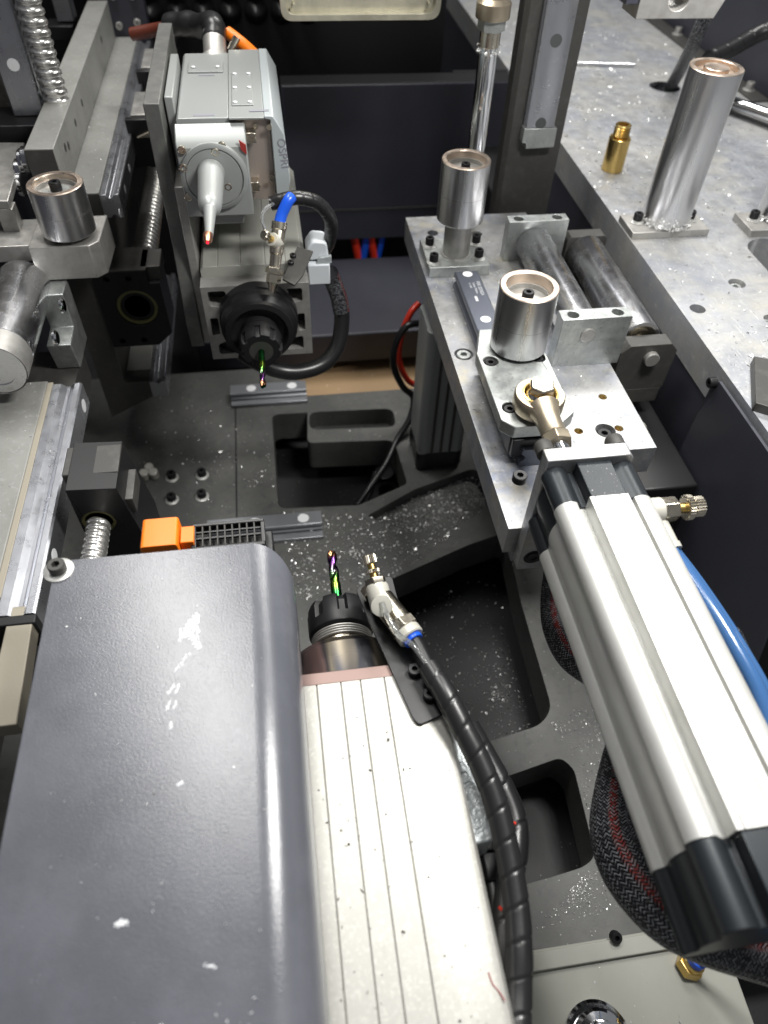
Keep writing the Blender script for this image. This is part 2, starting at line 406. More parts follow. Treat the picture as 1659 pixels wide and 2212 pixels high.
# --- table plate
tb = thing('table_plate', 'wide mottled zinc plated steel table plate strewn with chips on the right', 'machine table', (394, 900, ZT - 38))
h1 = A(1592, 612, z=ZT); h2 = A(1507, 667, z=ZT); h3 = A(1659, 690, z=ZT); oh = A(1436, 188, z=ZT)
sl = A(1700, 640, z=ZT)
holes = [(circ(h1.x, h1.y, 9.), 9), (circ(h2.x, h2.y, 8.), None), (circ(h3.x + 4, h3.y, 8.), 9), (circ(oh.x, oh.y, 24, 32), None)]
s0 = A(1588, 520, z=ZT); s1 = A(1650, 515, z=ZT)
holes.append((slot((s0.x + s1.x) / 2 + 14, s0.y - 60, 26, 62, 8), None))
MB().prism([(394, 300), (1000, 300), (1000, 1900), (394, 1900)], ZT - 38, ZT, holes=holes).build('plate', PLATE, tb, bevel=.6)
for h_ in (h1, h3): bolt(tb, (h_.x, h_.y, ZT - 9), 6.2, 5.5, m=ZINC)
# black side sheet under the table edge
b = MB(); b.prism([(300, ZT - 6), (462, ZT - 6), (470, ZT - 12), (470, -760), (200, -760)], 388, 391, 'x')
bs = b.build('side_cover_sheet', NAVY, None, bevel=.4); tag(bs, 'black painted sheet hanging from the table edge with one socket screw', 'cover sheet')
q = A(1545, 826, x=388); bolt(bs, (388, q.y, q.z), 5, 6.5, ax='-x')
q = A(1649, 1395, x=387)
# --- tall roller with its foot plate
def foot(label, cx, cy, w_, d_, group):
    t = thing('roller_foot_plate', label, 'foot plate', (cx, cy, ZT), group)
    MB().box(cx - w_ / 2, cx + w_ / 2, cy - d_ / 2, cy + d_ / 2, ZT + .01, ZT + 8).build('plate', SATIN, t, bevel=.7)
    for sx in (-1, 1): bolt(t, (cx + sx * (w_ / 2 - 14), cy + 4, ZT + 8), 5.2, 8, washer=8)
    return t
pc = A(1432, 474, z=ZT + 8)
foot('thin steel foot plate with two washered screws under the tall roller', pc.x - .5, pc.y - 6, 92, 42, 'foot plates of the tall rollers')
TR = 26.5
def tall_roller(label, cx, cy, z0, z1, group=None):
    t = thing('guide_roller', label, 'roller', (cx, cy, z0), group)
    b = MB().lathe([(TR - 9, z1 - z0 - 10), (TR - 9, 0), (TR - .5, 0), (TR, .5), (TR, z1 - z0 - .7)], (cx, cy, z0), n=72, cap=False)
    b.build('shell', ROLL, t, bevel=0)
    MB().lathe([(TR, z1 - z0 - .7), (TR - .7, z1 - z0), (TR - 5, z1 - z0), (TR - 5.6, z1 - z0 - .6), (TR - 5.6, z1 - z0 - 5), (0, z1 - z0 - 5)], (cx, cy, z0), n=72, cap=False).build('rim', RIM, t, bevel=0)
    MB().lathe([(12.5, z1 - z0 - 5), (12.5, z1 - z0 - .8), (11.8, z1 - z0), (0, z1 - z0)], (cx, cy, z0), n=48, cap=False).build('core', RIM, t, bevel=0)
    return t
tc_ = A(1536, 118, z=-233)
tall_roller('tall polished steel roller with a chip ragged foot on the table', pc.x + 1, pc.y - 2, ZT + 10, -235, 'tall rollers on the table')
# ragged aluminium swarf round the foot
def ragged(b, cx, cy, z, r, n, sz, a0=0, a1=math.tau, hgt=8):
    for i in range(n):
        a = random.uniform(a0, a1); rr = r + random.uniform(0, 2.2); zz = z + random.uniform(-1, hgt) * random.random()
        flake(b, Vector((cx + rr * math.cos(a), cy + rr * math.sin(a), zz)), random.uniform(.5, 1) * sz)
def flake(b, p, s_, flat=False):
    bm = b.bm; u = Vector((random.gauss(0, 1), random.gauss(0, 1), random.gauss(0, .15 if flat else 1))).normalized() * s_
    v = Vector((random.gauss(0, 1), random.gauss(0, 1), random.gauss(0, .3 if flat else 1))).normalized() * s_ * random.uniform(.35, .9)
    k = Vector((0, 0, 1)) * s_ * random.uniform(.12, .5)
    a, c, d, e = [bm.verts.new(p + q) for q in (-u * .5, v * .5 + k * .2, u * .5 + k * .3, -v * .5 + k)]
    bm.faces.new((a, c, e)); bm.faces.new((c, d, e)); bm.faces.new((a, e, d)); bm.faces.new((a, d, c))
b = MB(); ragged(b, pc.x + 1, pc.y - 2, ZT + 9, TR, 170, 5.5, math.pi * .95, math.pi * 1.98, 7)
ragged(b, pc.x + 1, pc.y - 2, ZT + 10, TR + 1, 60, 5, math.pi * 1.25, math.pi * 1.6, 16)
o = b.build('swarf_crust', CHIP, None, bevel=0, smooth_=False); tag(o, 'torn aluminium swarf crusted round the foot of the tall roller', 'swarf'); o['kind'] = 'stuff'
# second tall roller cut by the right frame edge
p2 = A(1659 + 10, 470, z=ZT + 8)
foot('thin steel foot plate at the right edge, one washered screw showing', p2.x + 6, p2.y - 6, 92, 42, 'foot plates of the tall rollers')
tall_roller('tall roller cut off by the right edge of the photo', p2.x + 10, p2.y + 2, ZT + 10, -235, 'tall rollers on the table')
b = MB(); ragged(b, p2.x + 10, p2.y + 2, ZT + 9, TR, 60, 4.5, math.pi * .9, math.pi * 1.4, 5)
o = b.build('swarf_crust', CHIP, None, bevel=0, smooth_=False); tag(o, 'small swarf crust beside the roller at the right edge', 'swarf'); o['kind'] = 'stuff'
# dark clamp block, lower right edge of the table
q = A(1632, 872, z=ZT + 8)
MBp = MB().prism([(q.x, q.y), (q.x + 30, q.y + 62), (q.x + 60, q.y + 50), (q.x + 30, q.y - 20)], ZT + .02, ZT + 9)
tag(MBp.build('clamp_block', DARKS, None, bevel=.6), 'dark flat steel block lying at the right edge of the table', 'block')
# --- brass nipple
q = A(1326, 372, z=ZT)
t = thing('brass_nipple', 'small golden brass threaded nipple standing upright on the table', 'brass fitting', (q.x, q.y + 8, ZT))
bx_, by_ = q.x, q.y + 8
hb = 40.
MB().lathe([(13, 0), (13.4, .5), (13.4, hb - 1), (12.7, hb), (8, hb), (8, hb + 1.5)], (bx_, by_, ZT + .02), n=48).build('body', BRASS, t, bevel=0)
pr = [(8, hb)]
for i in range(6): pr += [(9.9, hb + 2.6 + i * 1.7), (8.9, hb + 3.4 + i * 1.7)]
pr += [(9.8, hb + 14), (9, hb + 15), (6, hb + 15), (5.8, hb + 14), (5.8, hb + 4), (0, hb + 4)]
MB().lathe(pr, (bx_, by_, ZT + .02), n=40, cap=False).build('threaded_neck', BRASS, t, bevel=0, angle=20)
# --- loose rod on the table
a_, c_ = A(1243, 137, z=ZT + 3), A(1371, 141, z=ZT + 3)
tag(MB().lathe([(2.6, 0), (3, .5), (3, (c_ - a_).length - 1), (2, (c_ - a_).length)], a_, (c_ - a_)).build('thin_rod', CHROME, None, bevel=0), 'thin bright rod lying on the table near the top edge', 'rod')
# --- air gun like pen cylinder and hose, upper right
t = thing('mini_air_cylinder', 'small bright air cylinder lying on the table behind the tall roller', 'air cylinder', A(1560, 215, z=ZT))
a_, c_ = A(1555, 212, z=ZT + 9), A(1700, 262, z=ZT + 9); d_ = (c_ - a_)
MB().lathe([(6, -14), (7.5, -13), (7.5, 9), (7, 10)], a_, d_, n=32).build('end_cap', BLKAN, t, bevel=0)
MB().lathe([(6.2, 10), (6.2, 12), (8, 13), (8, d_.length)], a_, d_, n=32).build('barrel', CHROME, t, bevel=0)
a_, c_ = A(1548, 228, z=ZT + 5), A(1700, 285, z=ZT + 5)
tag(MB().tube([a_, c_], 4, 12).build('black_air_line', RUBB, None, bevel=0), 'thin black air line lying beside the small air cylinder', 'hose')
def spiral(pts, r, pitch=11, n=22, depth=.07, step=.8):
    step = .8; depth = min(depth, .05)
    P = smooth(pts, 10)
    # resample
    out = [P[0]]
    for i in range(1, len(P)):
        seg = P[i] - P[i - 1]; L_ = seg.length; k = max(1, int(L_ / step))
        for j in range(1, k + 1): out.append(P[i - 1] + seg * j / k)
    return MB().tube(out, r, n, fn=lambda a, L_, t: 1 + depth * (((L_ / pitch) - a / math.tau) % 1) - (.07 if ((L_ / pitch) - a / math.tau) % 1 < .07 else 0))
pts = [A(1520, 125, z=-280), A(1560, 105, z=-285), A(1600, 75, z=-290), (640, 1000, -290)]
pts = [A(1530, 128, z=-330), A(1575, 108, z=-325), A(1625, 80, z=-315), A(1680, 55, z=-300)]
tag(spiral(pts, 11, 26).build('wrapped_hose', RUBB, None, bevel=0, angle=50), 'thick black wrapped hose entering from the upper right edge', 'hose')
pts = [A(1442, 205, z=ZT - 30), A(1452, 182, z=ZT + 6), A(1470, 150, z=-360), A(1500, 90, z=-300), A(1528, 20, z=-260), A(1540, -40, z=-240)]
tag(MB().tube(smooth(pts, 8), [9] * 41, 20).build('braided_cable', BRAID, None, bevel=0), 'black braided cable rising from the table hole behind the tall roller', 'cable')
o = MB().lathe([(23.9, -6), (23.9, .3), (22.5, .7), (22, -12)], (oh.x, oh.y, ZT), n=40, cap=False).build('hole_grommet', CHROME, tb, bevel=0)
# rear guard on the table: dark navy box with flange and screws
g = thing('rear_guard', 'dark navy sheet guard bolted on the table behind the tall roller', 'guard', A(1500, 150, z=ZT))
fl = [A(1392, 88, z=ZT + 3), A(1445, 85, z=ZT + 3), A(1659, 248, z=ZT + 3), A(1655, 205, z=ZT + 3)]
p0 = A(1402, 49, z=ZT); p1 = A(1625, 222, z=ZT); dr = (p1 - p0); dr.z = 0; dr.normalize(); nr = Vector((-dr.y, dr.x, 0))
if nr.x < 0: nr = -nr
e0 = p0 - dr * 200; e1 = p0 + dr * ((p1 - p0).length)
def quadp(a, c, wd): return [(a.x, a.y), (c.x, c.y), (c.x + nr.x * wd, c.y + nr.y * wd), (a.x + nr.x * wd, a.y + nr.y * wd)]
MB().prism(quadp(e0, e1, 30), ZT + .02, ZT + 3).build('flange', DARKS, g, bevel=.4)
ee0 = e0 + nr * 28; ee1 = e1 + nr * 28
MB().prism(quadp(ee0, ee1, 260), ZT + 3, ZT + 150).build('guard_box', NAVY, g, bevel=.8)
for pp in ((1463, 74), (1617, 194)):
    q = A(*pp, z=ZT + 3); bolt(g, (q.x, q.y, ZT + 3), 6, 9, washer=9, m=SATIN)
# overhead block, top right, near the camera
q0 = A(1372, 42, y=520); q1 = A(1538, 50, y=520)
t = thing('overhead_block', 'pale machined block with a hole cut off by the top edge', 'block', (q0.x, 520, q0.z))
wdt = q1.x - q0.x; hc = A(1468, -3, y=520)
MB().prism([(q0.x, q0.z), (q1.x, q0.z), (q1.x + 14, q0.z + 34), (q1.x + 14, q0.z + 120), (q0.x, q0.z + 120)], 520, 545, 'y', holes=[(circ(hc.x, hc.z, 7), None)]).build('face_plate', SATIN, t, bevel=.7)
MB().box(q0.x - 9, q0.x, 521, 575, q0.z + 8, q0.z + 119).build('side_plate', NAVY, t, bevel=.4)
# --- machine column with rail, chrome rod
t = thing('column', 'dark vertical steel column standing between fixture plate and table', 'column', (313, 850, -700))
MB().prism([(278, 856), (283, 850), (347, 850), (347, 875), (278, 875)], -700, -30).build('post', DARKS, t, bevel=.5)
rail('column_rail', 'vertical linear rail with two dark hole caps on the dark column', (313, 850), 34, 12, -330, -30, 'z', '-y', caps=(A(1205, 88, y=838).z, A(1174, 267, y=838).z), capm=CAPD, capr=6.5)
q = A(1160, 318, y=840)
tag(MB().prism([(294.5, -330.5), (333.5, -330.5), (334, -352), (300, -353), (299, -347), (294, -346)], 837, 849.9, 'y').build('rail_end_stop', ZINC, None, bevel=.5), 'ragged grey end stop below the rail on the dark column', 'end stop')
rx = A(1043, 200, y=800)
t = thing('lift_rod', 'vertical chrome piston rod with hexagon coupling behind the left end roller', 'piston rod', (229, 800, ZF))
MB().lathe([(10, 0), (10, 190)], (229, 800, ZF), n=48).build('rod', CHROME, t, bevel=0)
MB().lathe([(9, 188), (10.5, 190), (10.5, 204)], (229, 800, ZF), n=40).build('wiper', NICKEL, t, bevel=0)
MB().lathe([(13.5, 203.5), (14, 204), (14, 214), (13.5, 214.5)], (229, 800, ZF), n=6).build('hex_nut', ZINC, t, bevel=.5)
MB().lathe([(16.5, 214), (17, 215), (17, 227), (14, 230), (12.8, 231), (12.8, 330)], (229, 800, ZF), n=6 * 6).build('coupling', BRONZE, t, bevel=0)
b = MB(); ragged(b, 229, 800, ZF + 184, 9.5, 130, 4.5, 0, math.tau, 9)
o = b.build('swarf_collar', CHIP, None, bevel=0, smooth_=False); tag(o, 'dirty ring of swarf clinging below the chrome rod coupling', 'swarf'); o['kind'] = 'stuff'
# --- fixture plate
fp = thing('fixture_plate', 'long thick bright zinc plated fixture plate carrying the rollers in the middle', 'fixture plate', (158, 330, ZF - 30))
PH = []
wsh = A(1002, 765, z=ZF); PH.append((circ(wsh.x, wsh.y, 9.4), 5))
tap = [A(1302, 857, z=ZF), A(1250, 931, z=ZF), A(1337, 925, z=ZF), A(1210, 925, z=ZF)]
for p_ in tap[:3]: PH.append((circ(p_.x, p_.y, 3.9, 18), 14))
cb = A(1308, 930, z=ZF); PH.append((circ(cb.x, cb.y, 9, 24), 10))
ba = A(935, 503, z=ZF); PH.append((circ(ba.x, ba.y, 6.5, 18), 12)); ba = A(1030, 505, z=ZF); PH.append((circ(ba.x, ba.y, 6.5, 18), 12))
outl = [(158, 330), (230, 330), (232, 404), (310.5, 404), (310.5, 826), (158, 826)]
MB().prism(outl, ZF - 30, ZF, holes=PH).build('plate', [FIXT], fp, bevel=.6)
MB().prism([(170, 336), (226, 336), (226, 820), (170, 820)], ZF - 52, ZF - 30.01).build('stiffener', SIDE, fp, bevel=.5)
bolt(fp, (wsh.x, wsh.y, ZF - 5), 7.2, 5, m=ZINC); bolt(fp, (cb.x, cb.y, ZF - 9.8), 6.5, 7)
for p_ in tap[:3]:
    pr = []
    for i in range(7): pr += [(3.85, -i * 1.5), (3.2, -i * 1.5 - .75)]
    MB().lathe(pr, (p_.x, p_.y, ZF - .2), n=18, cap=False).build('threaded_hole', BRASS, fp, bevel=0)
# --- rail on fixture, with print and caps
rl = rail('fixture_rail', 'short linear rail with printed label on the fixture plate', (197, ZF), 26, 19, 395, 668, 'y', 'z', caps=(A(1042, 690, z=-406).y, 662), capm=CAPW, capr=5.2, m=DRAIL)
lx = A(1022, 640, z=-405.9)
for body, dx, sz, yy in (('PEK SDSGA', 5.6, 5.2, 647), ('Linear Motion', 1.2, 3.6, 645), ('G-11001', -2.8, 2.9, 645)):
    text(body, (197 + dx, yy, -405.93), sz, (0, -1, 0), (1, 0, 0), PRINT, rl)
MB().box(194.6, 197.4, 611, 620, -406, -405.9).build('print_bar', PRINT, rl, bevel=0)
# --- roller A with post and base
def bored_roller(label, cx, cy, z0, z1, r, wall, depth, group, hr=5, boss=True, wash=False):
    t = thing('guide_roller', label, 'roller', (cx, cy, z0), group); H = z1 - z0
    MB().lathe([(r - wall, 0), (r - .5, 0), (r, .6), (r, H - .8)], (cx, cy, z0), n=96, cap=False).build('shell', ROLL, t, bevel=0)
    MB().lathe([(r, H - .8), (r - .8, H), (r - wall, H), (r - wall - .6, H - .7), (r - wall - .6, H - depth)], (cx, cy, z0), n=96, cap=False).build('rim', RIM, t, bevel=0)
    MB().lathe([(r - wall - .6, H - depth + 4), (r - wall - 2.2, H - depth + 4), (r - wall - 2.2, H - depth), (0, H - depth)], (cx, cy, z0), n=64, cap=False).build('bearing', SATIN, t, bevel=0)
    if wash: MB().lathe([(12, H - depth), (12, H - depth + 2.2), (0, H - depth + 2.2)], (cx, cy, z0), n=48, cap=False).build('washer', ZINC, t, bevel=0)
    bolt(t, (cx, cy, z1 - depth + (2.2 if wash else 0)), hr, hr * 1.5)
    MB().lathe([(r + .04, H * .46), (r + .05, H * .46 + .2), (r + .04, H * .46 + .4)], (cx, cy, z0), n=96, cap=False).build('witness_line', SATIN, t, bevel=0)
    return t
RA = (196.5, 717)
b0 = thing('roller_post', 'grey steel post on a square base with four washered screws', 'post', (RA[0], RA[1], ZF))
MB().box(RA[0] - 35, RA[0] + 33, RA[1] - 28, RA[1] + 34, ZF + .01, ZF + 12).build('base', ZINC, b0, bevel=.6)
MB().lathe([(17, 0), (16.2, 1.4), (15, 1.6), (15, 60)], (RA[0], RA[1], ZF + 12), n=64).build('shaft', SATIN, b0, bevel=0)
for p_ in ((937, 563), (1034, 553), (928, 527), (1028, 522)):
    q = A(*p_, z=ZF + 14); bolt(b0, (q.x, q.y, ZF + 12), 4.9, 8, washer=7.6)
bored_roller('bored steel roller on a grey post, farthest left on the fixture plate', RA[0], RA[1], -372, -310, 25, 4.6, 11, 'bored guide rollers', 4.6)
# --- carriage
cg = thing('carriage', 'chamfered silver carriage plate on a dark block under the near bored roller', 'carriage', (197, 450, ZF))
ch = [A(1088, 772, z=-384), A(1066, 778, z=-384), A(1178, 768, z=-384), A(1096, 858, z=-384)]
cpoly = [(175, 400), (214, 400), (228, 412), (228, 520), (218, 532), (176, 532), (166, 498), (166, 410)]
CH = [(circ(176, 486, 6.8, 24), 7), (circ(219, 487, 6.8, 24), 7), (circ(177, 424, 6.6, 24), 7)]
MB().prism(cpoly, -396, -384, holes=CH).build('top_plate', ZINC, cg, bevel=.8)
MB().box(175, 221, 404, 524, -418, -396.01).build('slide_block', BLACK, cg, bevel=1)
MB().box(176, 220, 399, 403.9, -417, -398).build('end_seal', BLKPL, cg, bevel=.8)
for h_ in CH:
    cx_ = sum(p[0] for p in h_[0]) / len(h_[0]); cy_ = sum(p[1] for p in h_[0]) / len(h_[0]); bolt(cg, (cx_, cy_, -391), 5.2, 6)
bored_roller('wide bored steel roller with a copper toned rim, nearest on the fixture', 204.5, 503, -381, -322, 25, 5.2, 13, 'bored guide rollers', 5)
# --- rod end
re_ = thing('rod_end', 'cast bronze rod end with hexagon bolt, joining the cylinder to the carriage', 'rod end', (197.5, 418, -384))
MB().lathe([(13, 0), (19.2, 0), (20.6, 3), (20.6, 13), (19.5, 15), (14.6, 15), (14.6, 4)], (197.5, 418, -381), n=56).build('eye', BRONZE, re_, bevel=0)
MB().lathe([(14.4, 8), (14.4, 15.4), (13, 15.6), (12.6, 8)], (197.5, 418, -381), n=48, cap=False).build('liner', BRASS, re_, bevel=0)
MB().lathe([(12.4, 4), (12.4, 10), (10.5, 15), (8.5, 17), (0, 17)], (197.5, 418, -381), n=40).build('ball', CHROME, re_, bevel=0)
MB().lathe([(9.6, 16.5), (10.6, 17.2), (10.6, 23.6), (9.4, 24.4), (0, 24.4)], (197.5, 418, -381), n=6, frame=(Vector((0, 0, 1)), Vector((.95, .3, 0)).normalized(), Vector((-.3, .95, 0)).normalized())).build('hex_bolt', NICKEL, re_, bevel=.5)
MB().lathe([(13.5, 12), (9.8, 24), (9.4, 42), (9.6, 44)], (197.5, 418, -372), '-y', n=40).build('neck', BRONZE, re_, bevel=0)
MB().lathe([(11, 44), (11.4, 45), (11.4, 53), (11, 54)], (197.5, 418, -372), '-y', n=6).build('collar', BRONZE, re_, bevel=.6)
MB().lathe([(7, 54), (7, 100)], (197.5, 418, -372), '-y', n=24).build('piston_rod', CHROME, re_, bevel=0)
# --- bracket
bk = thing('cylinder_bracket', 'thick bright metal angle plate holding the air cylinder to the fixture', 'bracket', (198, 320, -460))
bp_ = [(167, -461), (229, -461), (229, -341), (226, -337), (167, -337)]
BH = [(circ(A(1150, 1203, y=317).x, A(1150, 1203, y=317).z, 6.5), 5)]
MB().prism(bp_, 316, 328, 'y').build('plate', FIXT, bk, bevel=.7)
q = A(1152, 1203, y=316); MB().lathe([(8, -.1), (8, .15), (0, .15)], (q.x, 316, q.z), '-y', n=28).build('counterbore', BLACK, bk, bevel=0); bolt(bk, (q.x, 316.0, q.z), 5.8, 1.2, ax='-y')
for pp in ((1178, 962), (1332, 950)):
    q = A(*pp, y=333); bolt(bk, (q.x, 328, q.z - 4), 6.5, 10, ax='y', m=DARKS)
q = A(1150, 1035, y=345); bolt(bk, (163.5, 345, q.z), 5.5, 6, ax='z', m=BLACK)
# --- big pneumatic cylinder
cy = thing('air_cylinder', 'large white profiled pneumatic cylinder with black end caps reaching to the lower right', 'air cylinder', (198, 180, -412))
cxx, czz = 198., -376.
def cylprof(r0, hw, rb):
    """union outline of four corner bosses and centre barrel with a raised flat top rib, (x,z)"""
    q = []
    def arc(cx_, cz_, r, a0, a1, n=8):
        for i in range(n + 1):
            a = math.radians(a0 + (a1 - a0) * i / n); q.append((cx_ + r * math.cos(a), cz_ + r * math.sin(a)))
    k = hw - rb
    for rot in range(4):
        a = rot * 90
        def R(x, z):
            c, s_ = math.cos(math.radians(a)), math.sin(math.radians(a)); return (cxx + x * c - z * s_, czz + x * s_ + z * c)
        seq = []
        # right side going counter clockwise: from barrel side to top right boss
        for i in range(4):
            aa = math.radians(-18 + 36 * i / 3); seq.append((r0 * math.cos(aa), r0 * math.sin(aa)))
        for i in range(9):
            aa = math.radians(-75 + 240 * i / 8); seq.append((k + rb * math.cos(aa), k + rb * math.sin(aa)))
        q += [R(*p) for p in seq]
    return q
def prof_body():
    hw, rb = 33.5, 9.0; k = hw - rb; q = []
    def arc(cx_, cz_, r, a0, a1, n=8):
        for i in range(n + 1):
            a = math.radians(a0 + (a1 - a0) * i / n); q.append((cxx + cx_ + r * math.cos(a), czz + cz_ + r * math.sin(a)))
    # right side barrel, top right boss, top rib, top left boss, left barrel, bottom
    arc(0, 0, 31.5, -22, 22, 8); arc(k, k, rb, -60, 122, 12)
    q += [(cxx + 18.2, czz + 25), (cxx + 14.2, czz + 25), (cxx + 14.2, czz + 36.5), (cxx + 8.6, czz + 36.5), (cxx + 8.4, czz + 36.1), (cxx + 8.0, czz + 36.1), (cxx + 7.8, czz + 36.5),
          (cxx - 7.8, czz + 36.5), (cxx - 8.0, czz + 36.1), (cxx - 8.4, czz + 36.1), (cxx - 8.6, czz + 36.5), (cxx - 12.2, czz + 36.5), (cxx - 12.2, czz + 24.5), (cxx - 17.5, czz + 24.5)]
    arc(-k, k, rb, 58, 240, 12); arc(0, 0, 31.5, 158, 202, 8); arc(-k, -k, rb, 120, 302, 12)
    arc(0, 0, 31.5, 250, 290, 6); arc(k, -k, rb, 238, 420, 12)
    return q
def prof_cap():
    hw, rb = 33.0, 8.6; k = hw - rb; q = []
    def arc(cx_, cz_, r, a0, a1, n=8):
        for i in range(n + 1):
            a = math.radians(a0 + (a1 - a0) * i / n); q.append((cxx + cx_ + r * math.cos(a), czz + cz_ + r * math.sin(a)))
    arc(0, 0, 31.0, -22, 22, 8); arc(k, k, rb, -60, 130, 12)
    q += [(cxx + 15, czz + 29), (cxx + 14, czz + 35.2), (cxx - 10, czz + 35.2), (cxx - 11, czz + 26), (cxx - 15, czz + 26)]
    arc(-k, k, rb, 50, 240, 12); arc(0, 0, 31.0, 158, 202, 8); arc(-k, -k, rb, 120, 302, 12)
    arc(0, 0, 31.0, 250, 290, 6); arc(k, -k, rb, 238, 420, 12)
    return q
MB().prism(prof_body(), 76, 284, 'y').build('barrel', WHITE, cy, bevel=.35, angle=24)
MB().prism(prof_cap(), 284, 315.9, 'y').build('front_cap', BLKAN, cy, bevel=.5, angle=28)
MB().prism(prof_cap(), 38, 76, 'y').build('rear_cap', BLKAN, cy, bevel=.6, angle=28)
# --- flow control on its far side
fc = thing('flow_control', 'white flow control fitting with knurled adjusting screw on the cylinder side', 'air fitting', (240, 300, -376))
q = A(1415, 1090, z=-362)
ox = 229; oy = q.y - 2; oz = -366
MB().lathe([(9, 0), (9, 16), (8, 17)], (ox, oy, oz), 'x', n=32).build('body', FITW, fc, bevel=0)
MB().lathe([(8.5, 17), (8.8, 17.5), (8.8, 27), (8.3, 27.6)], (ox, oy, oz), 'x', n=6).build('hex_nut', NICKEL, fc, bevel=.4)
MB().lathe([(3.6, 27), (3.6, 36)], (ox, oy, oz), 'x', n=20).build('stem', BRASS, fc, bevel=0)
def knurl(b, o, ax, r, h, n=28, h0=0):
    pr = []; d = Vector({'x': (1, 0, 0), 'z': (0, 0, 1), '-y': (0, -1, 0)}[ax] if isinstance(ax, str) else ax).normalized(); u = d.orthogonal().normalized(); v = d.cross(u); bm = b.bm; rings = []
    for rr, hh in ((.86, 0), (1, h * .1), (1, h * .88), (.8, h)):
        ring = []
        for i in range(n * 2):
            q_ = rr * r * (1 if i % 2 else .9); a = i * math.tau / (2 * n)
            ring.append(bm.verts.new(Vector(o) + d * (h0 + hh) + (u * math.cos(a) + v * math.sin(a)) * q_))
        rings.append(ring)
    for a, c in zip(rings, rings[1:]):
        for i in range(2 * n): bm.faces.new((a[i], a[(i + 1) % (2 * n)], c[(i + 1) % (2 * n)], c[i]))
    bm.faces.new(rings[0][::-1]); bm.faces.new(rings[-1]); return b
knurl(MB(), (ox, oy, oz), 'x', 9, 5, 26, 34).build('lock_ring', NICKEL, fc, bevel=0, smooth_=False)
knurl(MB(), (ox, oy, oz), 'x', 7.4, 8, 22, 39.5).build('knob', NICKEL, fc, bevel=0, smooth_=False)
MB().lathe([(6.5, -4), (7.5, 6), (7.5, 20), (8.3, 21), (8.3, 25), (6, 25)], (ox + 13, oy - 3, oz - 6), (.15, -1, -.25), n=32).build('elbow_port', FITW, fc, bevel=0)
pts = [(ox + 14, oy - 20, oz - 10), (249, 235, -376), (255, 190, -378), (258, 150, -384), (252, 100, -400), (240, 55, -415), (225, 10, -430)]
pts2 = [(p[0] + 7 + i * 1.2, p[1], p[2] - 5 - i) for i, p in enumerate(pts)]
tag(MB().tube(smooth(pts2, 8), 3.6, 16).build('blue_air_tube', BLUET, None, bevel=0), 'thinner blue air tube beside the thick blue tube', 'air tube')
tag(MB().tube(smooth(pts, 8), 5.2, 20).build('blue_air_tube', BLUET, None, bevel=0), 'translucent blue air tube curving along the right side of the cylinder', 'air tube')
# --- horizontal rollers C and D
def hroller(label, cx, cz, y0, y1, r):
    t = thing('idler_roller', label, 'roller', (cx, y0, cz - r), 'horizontal idler rollers')
    L_ = y1 - y0
    MB().lathe([(r - 4, 3), (r - 4, 0), (r - .6, 0), (r, .6), (r, L_ - 4), (r - 2.5, L_), (r - 6, L_)], (cx, y0, cz), 'y', n=80, cap=True).build('shell', ROLLH, t, bevel=0)
    MB().lathe([(r - 4, 2.5), (r - 9, 2.5), (r - 9, 0), (5, 0), (5, -4)], (cx, y0, cz), 'y', n=48, cap=False).build('bearing', NICKEL, t, bevel=0)
    return t
def endblock(label, x0, x1, y0, y1, z0, z1, axx, axz, chamfer=0, pin=True, topholes=True, m=ZINC):
    t = thing('bearing_block', label, 'bearing block', ((x0 + x1) / 2, y0, z0), 'roller bearing blocks')
    if topholes:
        hs = [(circ(x0 + 12, (y0 + y1) / 2, 5.4, 24), 20), (circ(x1 - 12, (y0 + y1) / 2, 5.4, 24), 20)]
        MB().prism([(x0, y0), (x1, y0), (x1, y1), (x0, y1)], z0, z1, holes=hs).build('block', m, t, bevel=.5)
    else:
        MB().prism([(x0, z0), (x1, z0), (x1, z1 - chamfer), (x1 - chamfer, z1), (x0 + chamfer, z1), (x0, z1 - chamfer)], y0, y1, 'y').build('block', m, t, bevel=.6)
    if pin: MB().lathe([(7.3, -.5), (7.3, pin if pin is not True else .9), (6.6, (pin if pin is not True else .9) + .5), (0, (pin if pin is not True else .9) + .5)], (axx, y0, axz), '-y', n=36).build('axle_pin', SATIN, t, bevel=0)
    return t
CXR, CZR, CRR = 283, -403, 19.5
endblock('silver bearing block with two top holes behind the long roller', 253, 321, 716, 731, ZF + .01, -379, CXR + 4, CZR, pin=False)
hroller('scuffed horizontal roller on the fixture plate beside the near bored roller', CXR, CZR - 0, 541, 715, CRR)
endblock('silver bearing block with a round axle end facing the camera', 251, 318, 522, 538, ZF + .01, -372, A(1270, 724, y=522).x, A(1270, 724, y=522).z)
DX, DZ, DR = 344, -417, 20.5
hroller('brighter horizontal roller in the gap beside the table edge', DX + 3, DZ, 545, 716, DR)
q = A(1405, 772, y=524)
endblock('dark chamfered bearing block with protruding axle beside the fixture plate', 320, 378, 524, 541, -462, -408, q.x, q.z, chamfer=8, pin=5, topholes=False, m=DARKS)
endblock('dark block holding the far end of the bright roller', 325, 372, 717, 733, -462, -400, DX, DZ, chamfer=4, pin=False, topholes=False, m=DARKS)
MB_ = MB().box(316, 376, 524, 733, -480, -462.1); tag(MB_.build('roller_carrier', DARKS, None, bevel=.6), 'dark bar in the gap carrying the bright roller blocks', 'bar')
tag(MB().lathe([(8, 0), (8, 14), (9, 14.5), (9, 18), (8, 18.5), (8, 40)], (352, 515, -495), '-y', n=32).build('white_spacer', FITW, None, bevel=0), 'white stepped plastic spacer below the dark bearing block', 'spacer')
